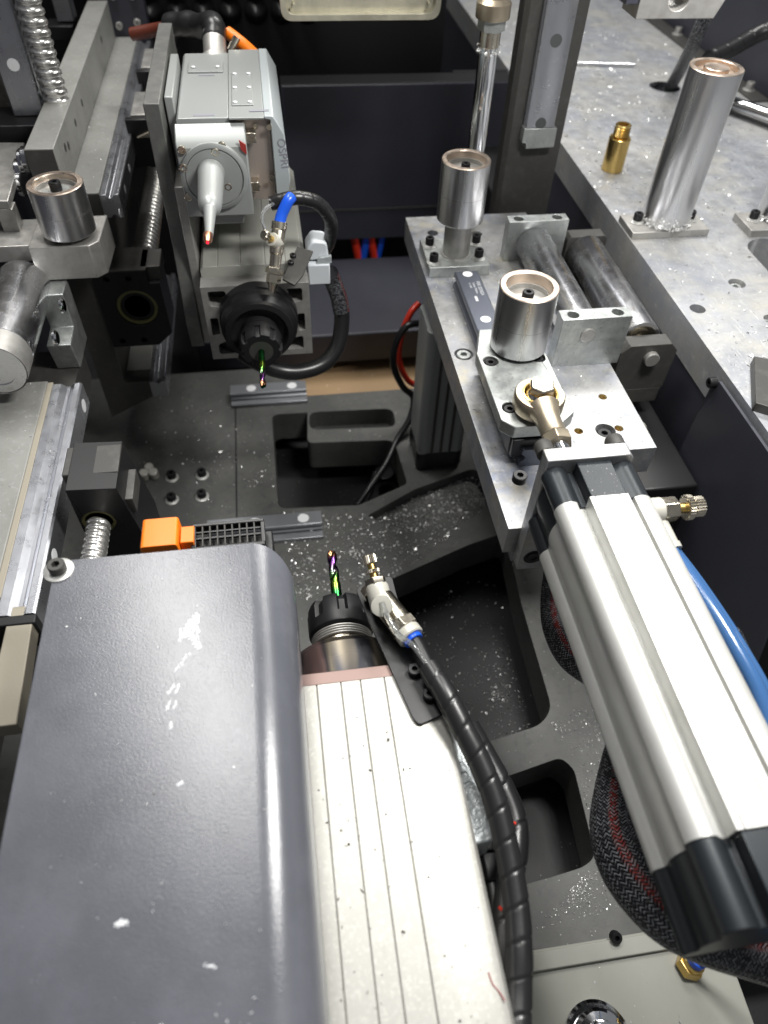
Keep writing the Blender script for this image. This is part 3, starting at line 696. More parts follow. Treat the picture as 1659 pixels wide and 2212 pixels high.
# --- vertical cylinder hanging under the fixture
VX, VY = A(947, 1000, z=-690).x, A(947, 1000, z=-690).y + 28
vc = thing('hanging_cylinder', 'grey vertical profiled cylinder hanging under the fixture plate with black foot', 'air cylinder', (VX, VY, -695))
def vprof(cx_, cy_, hw, rb, g=3.):
    q = []; k = hw - rb
    for (sx, sy, a0) in ((1, 1, 0), (-1, 1, 90), (-1, -1, 180), (1, -1, 270)):
        for i in range(9):
            a = math.radians(a0 - 30 + 150 * i / 8); q.append((cx_ + sx * k + rb * math.cos(a), cy_ + sy * k + rb * math.sin(a)))
        nx = {(1, 1): (0, 1), (-1, 1): (-1, 0), (-1, -1): (0, -1), (1, -1): (1, 0)}[(sx, sy)]
        q.append((cx_ + nx[0] * (hw - g) + nx[1] * .3 * k * 1, cy_ + nx[1] * (hw - g) - nx[0] * .3 * k)) if False else None
    return q
MB().prism(vprof(VX, VY, 31, 9), -668, ZF - 52.1).build('barrel', LASER, vc, bevel=.3)
for sx in (-12, 0, 12): MB().box(VX + sx - 1.4, VX + sx + 1.4, VY - 32.4, VY - 29, -667, ZF - 53).build('groove_strip', DARKS, vc, bevel=0)
MB().prism(vprof(VX, VY, 31.6, 9), -695, -668.01).build('foot_cap', BLKPL, vc, bevel=.8)
# ================================================================== SETTING: machine bed and far walls
def pz(z, lst): return [(A(*p, z=z).x, A(*p, z=z).y) for p in lst]
ZB = -700
P1 = roundpoly(pz(ZB, [(587, 895), (664, 891), (664, 957), (851, 950), (880, 1045), (775, 1091), (601, 1099)]), [12, 3, 9, 14, 6, 4, 12])
P2_ = roundpoly(pz(ZB, [(668, 890), (848, 882), (856, 922), (668, 928)]), 14)
P3 = roundpoly(pz(ZB, [(793, 1114), (896, 1057), (1029, 1009), (1062, 1062), (1046, 1098), (1000, 1133), (905, 1150), (850, 1140)]), [4, 4, 16, 10, 10, 12, 10, 8])
P4 = roundpoly(pz(ZB, [(830, 1258), (1012, 1177), (1092, 1150), (1125, 1300), (1192, 1530), (1168, 1566), (1040, 1606), (900, 1640)]), [8, 4, 10, 4, 22, 14, 6, 6])
P5 = roundpoly(pz(ZB, [(1060, 1690), (1212, 1636), (1240, 1662), (1286, 1850), (1262, 1872), (1195, 1893), (1080, 1925)]), [4, 12, 6, 14, 8, 6, 6])
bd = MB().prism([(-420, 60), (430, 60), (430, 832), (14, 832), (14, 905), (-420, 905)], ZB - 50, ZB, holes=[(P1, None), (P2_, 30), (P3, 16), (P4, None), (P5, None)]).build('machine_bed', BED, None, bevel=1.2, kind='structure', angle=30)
MB().box(-900, 1400, -300, 2000, -800, -790).build('pocket_shade_floor', POCK, None, bevel=0, kind='structure')  # added floor below the through pockets, blackened to stand for their shade
# disc inside the square pocket, over the floor blackened for shade
a_ = A(862, 960, z=-745); c_ = A(880, 1040, z=-745)
MB().lathe([(14, 0), (14, .6), (0, .6)], A(830, 1020, z=-749.5), n=36).build('oval_drain_hole', BLACK, bd, bevel=0)
q = A(200, 1000, z=ZB)
# seam between the two bed halves
s0 = A(507, 880, z=ZB); MB().box(s0.x, s0.x + 2.2, s0.y - 250, s0.y, ZB - .2, ZB + .35).build('bed_seam', BLACK, bd, bevel=0)
for pp in ((372, 1032), (437, 1027), (372, 1080), (437, 1073)):
    q = A(*pp, z=ZB); bolt(bd, (q.x, q.y, ZB), 6, 8, washer=8.4)
r0 = A(500, 1130, z=ZB + 14); r1 = A(694, 1120, z=ZB + 14)
for i, (pa, pb, lab, cap) in enumerate((((500, 1128), (695, 1118), 'short linear rail lying across the machine bed behind the fan grille', 655), ((500, 838), (661, 832), 'short linear rail lying across the far edge of the machine bed', 630))):
    u, v_ = A(*pa, z=ZB + 16), A(*pb, z=ZB + 16)
    rail('bed_rail', lab, ((u.y + v_.y) / 2, ZB + .01), 22, 15, u.x - (30 if i == 0 else 2), v_.x, 'x', 'z', m=RAILD, caps=(A(cap, pa[1] - 10, z=ZB + 16).x, A(cap, pa[1] - 10, z=ZB + 16).x - 60), capr=7)
    MB_ = MB().box(u.x - 2, v_.x, (u.y + v_.y) / 2 - 24, (u.y + v_.y) / 2 - 14, ZB + .02, ZB + 5)
    tag(MB_.build('locating_strip', RAILD, None, bevel=.6), 'bright locating strip in front of the ' + ('near' if i == 0 else 'far') + ' rail on the bed', 'strip')
# far structure: board, beam, back wall
MB().box(395, 400, 300, 1890, -790, ZT - 39).build('under_table_panel', NAVY, None, bevel=0, kind='structure')
MB().box(-900, 379, 1910, 1920, -790, 500).build('far_wall', BLACK, None, bevel=0, kind='structure')
MB().box(380, 1200, 1890, 1900, -440, 500).build('far_wall', NAVY, None, bevel=0, kind='structure')
MB().box(-60, 300, 840, 1000, -760, -756).build('oily_floor_board', CARD, None, bevel=0, kind='structure')
MB().box(-140, 388, 952, 1180, -735, -680).build('cross_beam', NAVY, None, bevel=3, kind='structure')
wl = MB().box(26, 390, 1200, 1215, -655, -402).build('back_wall_panel', NAVY, None, bevel=2, kind='structure')
MB().box(26, 390, 1198, 1199.9, -600, -598).build('panel_seam', DARKS, wl, bevel=0)
XW = A(962, 40, y=1330).x
MB().box(XW, 391, 1241, 1250, -790, -401).build('lower_wall', BLACK, None, bevel=0, kind='structure')
MB().box(-900, XW, 1330, 1345, -790, 300).build('enclosure_wall', BLACK, None, bevel=0, kind='structure')
MB().box(26, 390, 1201, 1240, -401.9, -401).build('wall_ledge', BLACK, None, bevel=2, kind='structure')
b = MB(); b.box(-430, -415, -100, 1400, -790, 260); tb_ = b.build('left_enclosure_wall', NAVY, None, bevel=0, kind='structure')
b = MB(); b.box(330, 386, 420, 1300, -790, -500); b.build('table_leg_frame', BLACK, None, bevel=2, kind='structure')
# acoustic foam behind, upper left
b = MB()
for i in range(9):
    for j in range(6):
        x = -260 + i * 40; z = -240 - j * 38 + 90
        b.prism([(x, z), (x + 38, z), (x + 38, z + 36), (x, z + 36)], 1300, 1329, 'y') if False else b.lathe([(19, 0), (14, 9), (5, 20), (0, 22)], (x + 19, 1329, z), '-y', n=10)
o = b.build('foam_pad', BLACK, None, bevel=0); tag(o, 'black eggcrate foam pad on the wall behind the laser head', 'foam pad')
# tray, top centre
t = thing('steel_tray', 'shallow bright steel tray hanging over the dark back panels', 'tray', A(775, 40, y=900))
q0 = A(607, 40, y=900); q1 = A(945, 44, y=900); zt_ = q0.z
op = roundpoly([(q0.x, q0.z + 190), (q1.x + 6, q0.z + 190), (q1.x, q0.z), (q0.x, q0.z)], [6, 6, 12, 12])
ip = [(p[0] * .94 + (q0.x + q1.x) / 2 * .06, p[1] * .94 + (q0.z + 95) * .06) for p in op]
MB().prism(op, 900, 922, 'y').build('tray_back', TRAYM, t, bevel=1)
MB().prism(op, 890, 899.9, 'y', holes=[(ip, None)]).build('tray_lip', TRAYM, t, bevel=1)
for qx in (q0.x + 14, q1.x - 12): MB().lathe([(1.5, 0), (1.5, 12), (0, 12)], (qx, 899.9, q0.z + 14), '-y', n=12).build('tab', TRAYM, t, bevel=0)
# red and blue pipes showing in the gap
for i, (px, m_, nm, lab) in enumerate(((768, REDT, 'red_pipe', 'short red pipe glimpsed in the gap above the navy beam, leftmost'), (790, BLUET, 'blue_pipe', 'short blue pipe glimpsed in the gap between the two red pipes'), (803, REDT, 'red_pipe', 'short red pipe glimpsed in the gap, right of the first blue pipe'), (823, BLUET, 'blue_pipe', 'short blue pipe glimpsed in the gap, rightmost above the beam'))):
    a_ = A(px, 528, y=1232); c_ = A(px + (8 if i % 2 == 0 else -8), 566, y=1224)
    tag(MB().tube([a_ + (a_ - c_) * .6, a_, c_, c_ + (c_ - a_) * .6], 7 if i < 3 else 5, 14).build(nm, BLUE if m_ is BLUET else m_, None, bevel=0), lab, 'pipe')
# hoses left of the fixture
pts = [A(905, 655, y=800), A(885, 680, y=790), A(866, 730, y=780), A(862, 780, y=775), A(880, 820, y=772), A(905, 835, y=772)]
tag(MB().tube(smooth(pts, 8), 4.2, 16).build('red_air_tube', REDT, None, bevel=0), 'glossy red air tube looping left of the fixture plate', 'air tube')
pts = [A(915, 698, y=770), A(880, 704, y=765), A(856, 740, y=760), A(850, 790, y=760), A(870, 835, y=760), A(893, 860, y=760), A(885, 905, y=740), A(858, 950, y=720), A(835, 1000, y=690), A(800, 1050, y=660), A(772, 1090, y=640)]
tag(MB().tube(smooth(pts, 8), 4.6, 14).build('black_cable', RUBB, None, bevel=0), 'thin black cable hanging down into the square bed pocket', 'cable')
pts = [A(812, 1020, z=-720), A(800, 1060, z=-735), A(786, 1092, z=-748)]
tag(MB().tube(smooth(pts, 6), 4.5, 14).build('pocket_cable', RUBB, None, bevel=0), 'short black cable in the corner of the square bed pocket', 'cable')
q = A(325, 1030, z=ZB)
b = MB()
for dx, dy in ((-6, 0), (6, 0), (0, 10)): b.lathe([(6, 0), (6, 13), (4.5, 14), (0, 14)], (q.x + dx, q.y + dy, ZB), (0, -.25, 1), n=20)
tag(b.build('white_fitting', FITW, None, bevel=0), 'small cluster of cream push fittings on the bed left of the screws', 'air fitting')
# ================================================================== LOWER LEFT: cover, spindle
ZC = -370
cv = thing('motor_cover', 'large grey textured powder coated cover in the foreground with a pale scuff', 'cover', (-85, 100, ZC - 57))
def arcpts(cx_, cz_, r, a0, a1, n=12): return [(cx_ + r * math.cos(math.radians(a0 + (a1 - a0) * i / n)), cz_ + r * math.sin(math.radians(a0 + (a1 - a0) * i / n))) for i in range(n + 1)]
R_ = 27
outer = [(-158, ZC)] + arcpts(-9 - R_, ZC - R_, R_, 90, 0) + [(-9, ZC - 60)]
inner = [(-11.2, ZC - 60)] + arcpts(-9 - R_, ZC - R_, R_ - 2.2, 0, 90) + [(-158, ZC - 2.2)]
b = MB(); prof = outer + inner
yb, ye = 296, -60
# far corner of the sheet is rounded: cut by sliding the last stations of the bend inward
bm = b.bm; def_y = []
no = len(outer)
def far(i):
    p = prof[i]; d = max(0, p[0] + 40) / 31.; low = max(0, ZC - p[1]) / 60.
    return yb - 9 * max(0, min(1, d)) ** 3 - 24 * low
ra = [bm.verts.new((p[0], far(i), p[1])) for i, p in enumerate(prof)]; rb_ = [bm.verts.new((p[0], ye, p[1])) for p in prof]
k = len(prof)
for i in range(k): bm.faces.new((ra[i], ra[(i + 1) % k], rb_[(i + 1) % k], rb_[i]))
for i in range(no - 1):
    bm.faces.new((ra[i], ra[i + 1], ra[k - 2 - i], ra[k - 1 - i])); bm.faces.new((rb_[i + 1], rb_[i], rb_[k - 1 - i], rb_[k - 2 - i]))
b.build('cover_sheet', COVER, cv, bevel=.35, angle=50)
q = A(124, 1230, z=ZC)
put('washer', washer_mesh(9, 1.), (q.x + 1, q.y - 1, ZC), 'z', cv); bolt(cv, (q.x + 1, q.y - 1, ZC + 1.), 5.4, 6, m=DARKS)
# scuffs: many tiny pale flecks along traced strokes
b = MB(); random.seed(3)
def fleck(b, x, y, z, s_, el=1.6, ang=None, hgt=.06):
    a = random.uniform(0, math.pi) if ang is None else ang; n = 7; c, s2 = math.cos(a), math.sin(a); P = []
    for i in range(n):
        t = i * math.tau / n; rr = s_ * random.uniform(.55, 1.15); u = rr * el * math.cos(t); v = rr * math.sin(t); P.append((x + u * c - v * s2, y + u * s2 + v * c))
    b.prism(P, z - .3, z + random.uniform(.03, .16))
def stroke(b, pa, pb, n, sp, s_, z):
    u, v = A(*pa, z=z), A(*pb, z=z); an = math.atan2(v.y - u.y, v.x - u.x)
    for i in range(n):
        t = random.random(); fleck(b, u.x + (v.x - u.x) * t + random.gauss(0, sp), u.y + (v.y - u.y) * t + random.gauss(0, sp), z, s_ * random.uniform(.4, 1.1), 1.8, an + random.gauss(0, .3))
stroke(b, (426, 1330), (396, 1378), 150, 1.3, .8, ZC); stroke(b, (412, 1370), (432, 1400), 70, .9, .65, ZC); stroke(b, (428, 1345), (425, 1385), 30, .8, .6, ZC)
stroke(b, (408, 1412), (378, 1450), 34, .5, .45, ZC)
for pa, pb in (((375, 1480), (362, 1500)), ((386, 1478), (380, 1496)), ((368, 1512), (360, 1532)), ((382, 1510), (375, 1532)), ((370, 1560), (368, 1575)), ((398, 1688), (382, 1697))): stroke(b, pa, pb, 16, .35, .5, ZC)
stroke(b, (275, 1990), (250, 1998), 34, .6, .6, ZC)
stroke(b, (445, 2085), (470, 2090), 12, .4, .5, ZC)
b.build('scuff', SCUFF, cv, bevel=0, kind='stuff')
# ballscrew end, orange relay and fan grille beyond the cover
sp_ = thing('lower_spindle', 'cream box shaped spindle motor with a rainbow end mill in the foreground', 'spindle', (22, 100, -540))
ZS = -434.; sx, sz = 22., -480.
gl = [-26, -9.5, -.4, 15.7, 28.8, 44.9]
top = []
for g in gl: top += [(g - .35, ZS), (g - .35, ZS - 1.4), (g + .35, ZS - 1.4), (g + .35, ZS)]
bp2 = [(-36, ZS - 6), (-31, ZS)] + top + [(77, ZS), (81.5, ZS - 2), (84, ZS - 6), (84.5, ZS - 100), (-36, ZS - 100)]
MB().prism(bp2, -80, 222, 'y').build('body', SPIN, sp_, bevel=.3)
MB().prism([(-34, ZS - .5), (62, ZS - .5), (62, ZS - 96), (-34, ZS - 96)], 222.01, 231, 'y').build('front_plate', BROWN, sp_, bevel=.5)
MB().lathe([(45, 0), (45, 12), (44, 12.6), (43, 12.6), (43, 13.4), (42.5, 13.4), (42.5, 25), (39, 30), (24, 31)], (sx, 231, sz), 'y', n=96).build('flange', TINT, sp_, bevel=0)
MB().lathe([(21, 0), (21, 20), (20, 20)], (sx, 262, sz), 'y', n=64).build('shaft', NICKEL, sp_, bevel=0)
# collet nut with slots
def nut(parent, o, ax, r, h):
    b = MB(); n = 96; d = Vector({'y': (0, 1, 0), '-y': (0, -1, 0)}[ax]); u = Vector((1, 0, 0)); v = d.cross(u); bm = b.bm; rings = []
    def slot_(i, depth):
        depth = min(depth, 1.9) if r < 22 else depth
        return r - (depth if (i * 8 // n * n // 8 <= i < i * 8 // n * n // 8 + 4) else 0)
    for rr, hh, dp in ((-2.2, 0, 0), (-.4, 1.5, 0), (0, 3, 0), (0, h * .38, 0), (0, h * .385, 3), (0, h * .8, 3), (-2, h, 4), (-9, h + .2, 0)):
        rings.append([bm.verts.new(Vector(o) + d * hh + (u * math.cos(i * math.tau / n) + v * math.sin(i * math.tau / n)) * (slot_(i, dp) + rr)) for i in range(n)])
    for a, c in zip(rings, rings[1:]):
        for i in range(n): bm.faces.new((a[i], a[(i + 1) % n], c[(i + 1) % n], c[i]))
    bm.faces.new(rings[0]); bm.faces.new(rings[-1])
    b.build('collet_nut', BLACK, parent, bevel=0, angle=25)
    MB().lathe([(r - 9, 0), (r - 11, -.8), (4, -.8), (4, -3)], Vector(o) + d * (h + .4), ax, n=32).build('collet', DARKS, parent, bevel=0)
for i in range(4): MB().lathe([(22.5, 0), (23.2, .5), (23.2, 1.2), (22.5, 1.7)], (sx, 274 + i * 2.1, sz), 'y', n=64).build('thread_ring', SATIN, sp_, bevel=0)
nut(sp_, (sx, 283, sz), 'y', 25, 26)
def endmill(parent, o, ax, r, L_):
    b = MB(); bm = b.bm; d = Vector({'y': (0, 1, 0), '-y': (0, -1, 0)}[ax]); u = Vector((1, 0, 0)); v = d.cross(u); n = 24; prev = None; st = 44
    for k in range(st + 1):
        t = k / st; h_ = t * L_; ring = []
        fl = max(0, min(1, (t - .45) / .06)); tw = max(0, t - .45) * 9.5
        for i in range(n):
            a = i * math.tau / n; q = 1 - fl * .42 * max(0, math.cos(2 * (a - tw))) ** .7
            if t > .97: q *= .8
            rr = r * (1 if t < .45 else .95) * q
            ring.append(bm.verts.new(Vector(o) + d * h_ + (u * math.cos(a) + v * math.sin(a)) * rr))
        if prev:
            for i in range(n):
                f = bm.faces.new((prev[0][i], prev[0][(i + 1) % n], ring[(i + 1) % n], ring[i]))
                for lp, tv in zip(f.loops, (prev[1], prev[1], t, t)): lp[b.uv].uv = (0, tv)
        else: bm.faces.new(ring)
        prev = (ring, t)
    bm.faces.new(prev[0]); b.build('end_mill', RAINB, parent, bevel=0, angle=40)
endmill(sp_, (sx, 308, sz), 'y', 4.3, 58)
# nozzle bracket on the spindle
nb = thing('nozzle_bracket', 'black bent sheet bracket screwed on the cream spindle beside the rainbow end mill', 'bracket', (70, 200, ZS))
zb = ZS + .6
f1 = pz(zb + 2, [(767, 1270), (846, 1242), (858, 1290), (962, 1541), (906, 1566), (893, 1553), (800, 1350)])
MB().prism(roundpoly(f1, [5, 5, 3, 3, 4, 3, 3]), zb, zb + 2.2).build('sheet', BLKPL, nb, bevel=.3)
for pp in ((895, 1450), (927, 1502)):
    q = A(*pp, z=zb + 4); bolt(nb, (q.x, q.y, zb + 2.2), 4.4, 5.4)
# valve assembly lying over the bracket (axis towards the spindle nose)
va = thing('lower_air_nozzle', 'nickel and white air valve with knurled needle screw beside the near collet nut', 'air valve', A(830, 1300, z=-428))
zv = -418
v0 = A(818, 1283, z=zv); v1 = A(803, 1225, z=zv + 8); v2 = A(880, 1362, z=zv); v3 = A(824, 1315, z=zv + 8)
d1 = (v1 - v0)
MB().lathe([(7.6, -12), (8.2, -11), (8.2, 5), (7.2, 7)], v0, d1, n=32).build('body', FITW, va, bevel=0)
MB().lathe([(7.6, 6), (7.8, 6.5), (7.8, 11), (7.2, 11.6)], v0, d1, n=6).build('hex_nut', NICKEL, va, bevel=.4)
knurl(MB(), v0, d1, 5.2, 3, 20, 15).build('lock_ring', NICKEL, va, bevel=0, smooth_=False)
MB().lathe([(2.9, 11), (2.9, 24)], v0, d1, n=16).build('stem', BRASS, va, bevel=0)
knurl(MB(), v0, d1, 5.0, 7, 20, 22).build('knob', NICKEL, va, bevel=0, smooth_=False)
d2 = (v2 - v0).normalized()
MB().lathe([(7, 0), (9, 1), (9, 26), (8, 27)], v0 + d2 * 3 - Vector((0, 0, 2)), d2, n=32).build('barrel', NICKEL, va, bevel=0)
MB().lathe([(10.4, 24), (10.8, 24.5), (10.8, 31), (10.2, 31.6)], v0 + d2 * 3 - Vector((0, 0, 2)), d2, n=6).build('hex_collar', NICKEL, va, bevel=.4)
MB().lathe([(9, 31), (9.4, 32), (9.4, 37), (8.6, 38), (6, 38)], v0 + d2 * 3 - Vector((0, 0, 2)), d2, n=32).build('push_fitting', FITW, va, bevel=0)
MB().lathe([(6.6, 37), (6.8, 40.5), (6.2, 41)], v0 + d2 * 3 - Vector((0, 0, 2)), d2, n=32).build('release_ring', BLUE, va, bevel=0)
MB().lathe([(9.5, 0), (10, .5), (10, 6), (9.5, 6.5)], v0 - d2 * 10 + Vector((0, 0, -3)), d2, n=6).build('lock_nut', NICKEL, va, bevel=.4)
MB().lathe([(7, -8), (7.2, 0), (7.2, 3), (5, 3.5), (3, 3.5)], v3 + Vector((0, 0, 4)), (A(826, 1322, z=zv + 20) - v3), n=32).build('small_port', FITW, va, bevel=0)
e_ = v0 + d2 * 44 - Vector((0, 0, 2))
zh = -420
hp = [e_, A(905, 1400, z=zh), A(925, 1440, z=zh), A(962, 1500, z=zh), A(998, 1570, z=-424), A(1038, 1650, z=-430), A(1072, 1740, z=-436), A(1098, 1850, z=-442), A(1116, 1960, z=-446), A(1122, 2060, z=-448), A(1120, 2140, z=-450), A(1118, 2230, z=-450), A(1116, 2330, z=-450)]
tag(MB().tube(smooth([v3 + Vector((0, 0, 8)), A(838, 1335, z=zv + 12), A(862, 1372, z=zv + 8), A(893, 1396, z=zh + 4), A(925, 1440, z=zh + 3)], 8), 2.0, 12).build('clear_tube', CLEAR, None, bevel=0), 'thin clear tube running from the near valve into the wrapped hose', 'air tube')
tag(MB().tube(smooth(hp[:3], 8), 5.0, 18).build('blue_inner_tube', BLKPL, None, bevel=0), 'black air tube leaving the blue collar of the near valve', 'air tube')
tag(spiral(hp[2:], 7.3, 17, 24, .06, 1.4).build('spiral_wrapped_hose', RUBB, None, bevel=0, angle=50), 'long black spiral wrapped hose running down beside the cream spindle', 'hose')
hp2 = [A(1010, 1570, z=-456), A(1050, 1640, z=-462), A(1092, 1720, z=-466), A(1112, 1780, z=-468), A(1112, 1840, z=-468), A(1098, 1930, z=-467), A(1092, 2040, z=-468), A(1098, 2140, z=-470), A(1104, 2330, z=-470)]
tag(spiral(hp2, 8.2, 26, 24, .04, 1.6).build('spiral_wrapped_hose', RUBB, None, bevel=0, angle=50), 'second black wrapped hose bulging out behind the long spiral hose, red wires showing', 'hose')
random.seed(5)
for pa, pb in (((1103, 1773), (1114, 1780)), ((1100, 1799), (1112, 1808)), ((1078, 1958), (1084, 1966))):
    u_, w_ = A(*pa, z=-457), A(*pb, z=-457)
    tag(MB().tube([u_, w_], 1.0, 8).build('red_wire', REDT, None, bevel=0), {1103: 'red wire sliver showing through the bulging wrapped hose, upper of the pair', 1100: 'red wire sliver showing through the bulging wrapped hose, lower of the pair', 1078: 'red wire sliver showing between the wrapped hose and motor cable'}[pa[0]], 'wire')
MB().tube(smooth([A(1055, 2100, z=ZS + .2), A(1064, 2125, z=ZS + .2), A(1078, 2142, z=ZS + .2), A(1091, 2162, z=ZS + .2)], 5), .35, 6).build('red_scratch', REDL, sp_, bevel=0)
# terminal box, gland and motor cable
tx = thing('terminal_box', 'light grey cast terminal box with raised letters on the side of the cream spindle', 'terminal box', (96, 180, -520))
zt2 = -452
tp = roundpoly(pz(zt2, [(970, 1527), (1003, 1527), (1022, 1600), (1060, 1735), (1070, 1815), (1020, 1825)]), [2, 5, 3, 6, 5, 2])
MB().prism(tp, -530, zt2).build('box', CASTG, tx, bevel=1.6, seg=3)
q = A(993, 1672, z=zt2); text('C', (A(985, 1620, z=zt2).x, A(985, 1620, z=zt2).y, zt2 - .6), 13, (0, -1, 0), (1, 0, 0), LASER2, tx, extrude=1.4)
text('D', (A(990, 1672, z=zt2).x - 2, A(990, 1672, z=zt2).y + 3, zt2 - .6), 13, (0, -1, 0), (1, 0, 0), LASER2, tx, extrude=1.4)
g0 = A(1042, 1828, z=-492); gd = Vector((.02, -1, .04))
MB().lathe([(12, -4), (12, 5), (11.4, 6)], g0, gd, n=40).build('gland_ring', BLKPL, tx, bevel=0)
MB().lathe([(11, 7), (11.5, 8), (11.5, 21), (10.5, 23)], g0, gd, n=6).build('gland_nut', BLKPL, tx, bevel=.6)
gp = [g0 + gd * 15, g0 + gd * 30, A(1072, 2000, z=-492), A(1084, 2100, z=-492), A(1092, 2250, z=-492)]
tag(MB().tube(smooth(gp, 8), 7, 20).build('motor_cable', BLKPL, None, bevel=0), 'smooth black motor cable leaving the gland below the terminal box', 'cable')
# braided looms
def loom(nm, pts, rs, lab, n=24):
    P = smooth(pts, 10); rr = [rs[0] + (rs[-1] - rs[0]) * 0 for _ in P]
    k = len(rs) - 1
    rr = [rs[min(int(i / (len(P) - 1) * k), k - 1)] * (1 - ((i / (len(P) - 1) * k) - min(int(i / (len(P) - 1) * k), k - 1))) + rs[min(int(i / (len(P) - 1) * k), k - 1) + 1] * ((i / (len(P) - 1) * k) - min(int(i / (len(P) - 1) * k), k - 1)) for i in range(len(P))]
    b = MB().tube(P, rr, n); 
    return tag(b.build(nm, BRAID, None, bevel=0), lab, 'cable loom')
loom('braided_loom', [A(1205, 1225, z=-520), A(1200, 1290, z=-520), A(1205, 1355, z=-520), A(1235, 1415, z=-518), A(1290, 1455, z=-516), A(1360, 1490, z=-515)], [12, 13, 13, 13, 13, 12], 'black braided cable loom curling under the air cylinder near its bracket')
loom('braided_loom', [A(1352, 1560, z=-470), A(1340, 1640, z=-470), A(1330, 1720, z=-468), A(1330, 1800, z=-466), A(1360, 1875, z=-464), A(1425, 1955, z=-462), A(1500, 2005, z=-460), A(1620, 2040, z=-455), A(1780, 2075, z=-440)], [9, 12, 14, 16, 18, 18, 17, 18, 20], 'thick braided cable loom with a red streak sweeping under the black cylinder end')
q = A(1345, 1702, z=-468)
tag(MB().lathe([(15.2, -2), (16, -1.6), (16, 1.6), (15.2, 2)], q, (A(1330, 1760, z=-468) - q), n=40).build('cable_tie', BLKPL, None, bevel=0), 'black cable tie cinched round the braided loom with the red streak', 'cable tie')
loom('braided_loom', [A(1570, 1370, z=-520), A(1600, 1440, z=-520), A(1640, 1520, z=-515), A(1700, 1600, z=-510)], [12, 13, 13, 12], 'braided cable loom behind the blue tube at the right edge')
MB_ = MB().prism([(140, -470), (330, -470), (330, -760), (120, -760)], 391.5, 392.5, 'x')
# beige electrical box
zx = -650
bx = thing('beige_box', 'beige painted steel box at the bottom right with a brass fitting on top', 'equipment box', (220, 60, -760))
c0, c1, c2, c3 = A(1090, 2072, z=zx), A(1400, 2002, z=zx), A(1592, 2115, z=zx), A(1640, 2260, z=zx)
yy = (c0.y + c1.y) / 2
MB().prism([(c0.x - 60, yy), (c1.x + 50, yy), (c2.x + 2, yy - 12), (c3.x, -80), (c0.x - 60, -80)], -770, zx).build('shell', BEIGE, bx, bevel=1.2)
l0, l1 = A(1130, 2112, z=zx + 4), A(1400, 2050, z=zx + 4)
MB().prism([(c0.x - 58, yy - 2), (c1.x + 48, yy - 2), (c1.x + 48, (l0.y + l1.y) / 2), (c0.x - 58, (l0.y + l1.y) / 2)], zx + .01, zx + 4).build('lid_lip', BEIGE, bx, bevel=.8)
q = A(1327, 2022, z=zx + 4); bolt(bx, (q.x, q.y, zx + 4), 4.5, 6, ax=(0, -.5, 1))
q = A(1484, 2090, z=zx)
bf = thing('brass_push_fitting', 'hexagonal brass push fitting with blue ring on the beige box', 'air fitting', (q.x, q.y, zx))
ax_ = (.35, .2, 1)
MB().lathe([(10, 0), (10.5, .6), (10.5, 7), (10, 7.6)], (q.x, q.y, zx + .2), ax_, n=6).build('hex_base', BRASS, bf, bevel=.4)
MB().lathe([(8.4, 7), (8.4, 11), (8, 11.4)], (q.x, q.y, zx + .2), ax_, n=32).build('neck', BRASS, bf, bevel=0)
MB().lathe([(6.8, 11), (7, 16), (6, 16.6), (3, 16.6)], (q.x, q.y, zx + .2), ax_, n=32).build('blue_ring', BLUE, bf, bevel=0)
tip = Vector((q.x, q.y, zx)) + Vector(ax_).normalized() * 14
tag(MB().tube(smooth([tip, A(1530, 2078, z=-625), A(1580, 2085, z=-610), A(1660, 2110, z=-590)], 8), 3, 14).build('milky_tube', FITW, None, bevel=0), 'milky air tube leaving the brass fitting on the beige box', 'air tube')
q = A(1288, 2215, z=zx + 8)
kn = thing('chrome_cap_nut', 'stepped chrome cap nut on the beige box at the bottom edge', 'cap nut', (q.x, q.y - 6, zx))
MB().lathe([(24, 0), (24.5, 1), (24.5, 5), (22, 7)], (q.x, q.y - 8, zx + .02), n=64).build('base_ring', CHROME, kn, bevel=0)
MB().lathe([(18, 6.5), (18.5, 7.5), (18.5, 13), (16, 15), (11, 15.5), (11, 19), (9, 20), (0, 20)], (q.x, q.y - 8, zx + .02), n=64).build('stepped_cap', CHROME, kn, bevel=0)
# ================================================================== LEFT: carriage frame, screws, rollers
cf = thing('saddle_frame', 'grey coated C shaped slide frame with stepped top on the left', 'slide frame', (-205, 745, -640))
YF = 745; YR = 1230
hol = [A(178, 455 + 0, x=-205)]
MB().prism([(-236, -372.01), (-174.5, -372.01), (-205, -386), (-207, -586), (-177, -586), (-177, -610), (-236, -640)], YF, YF + 26, 'y').build('end_web', DARKS, cf, bevel=.6)
MB().box(-232, -205, YF, YR, -372, -300).build('upper_beam', BEAM, cf, bevel=.7)
MB().box(-204.99, -174.5, YF + .3, YR, -372, -344).build('upper_ledge', BEAM, cf, bevel=.7)
MB().box(-236, -208, YF + 26.01, 1100, -640, -372.01).build('web', DARKS, cf, bevel=.6)
MB().box(-207, -177, YF + 26.01, 1000, -606, -586).build('lower_ledge', BEAM, cf, bevel=.6)
MB().prism([(-232, -300.6), (-205.6, -300.6), (-205.6, -344.6), (-175, -344.6), (-175, -371.5), (-232, -371.5)], YF - 1.2, YF - .05, 'y').build('end_shade_face', DARKS, cf, bevel=.2)  # thin dark plate added to stand for shade on the frame's front
for pp in ((141, 266 + 210 / 4.0), (148, 300 + 15),):
    q = A(pp[0], pp[1], x=-205); MB().lathe([(4.2, -.2), (4.2, .12), (0, .12)], (-205, q.y, q.z), 'x', n=24).build('bolt_hole', BLACK, cf, bevel=0)
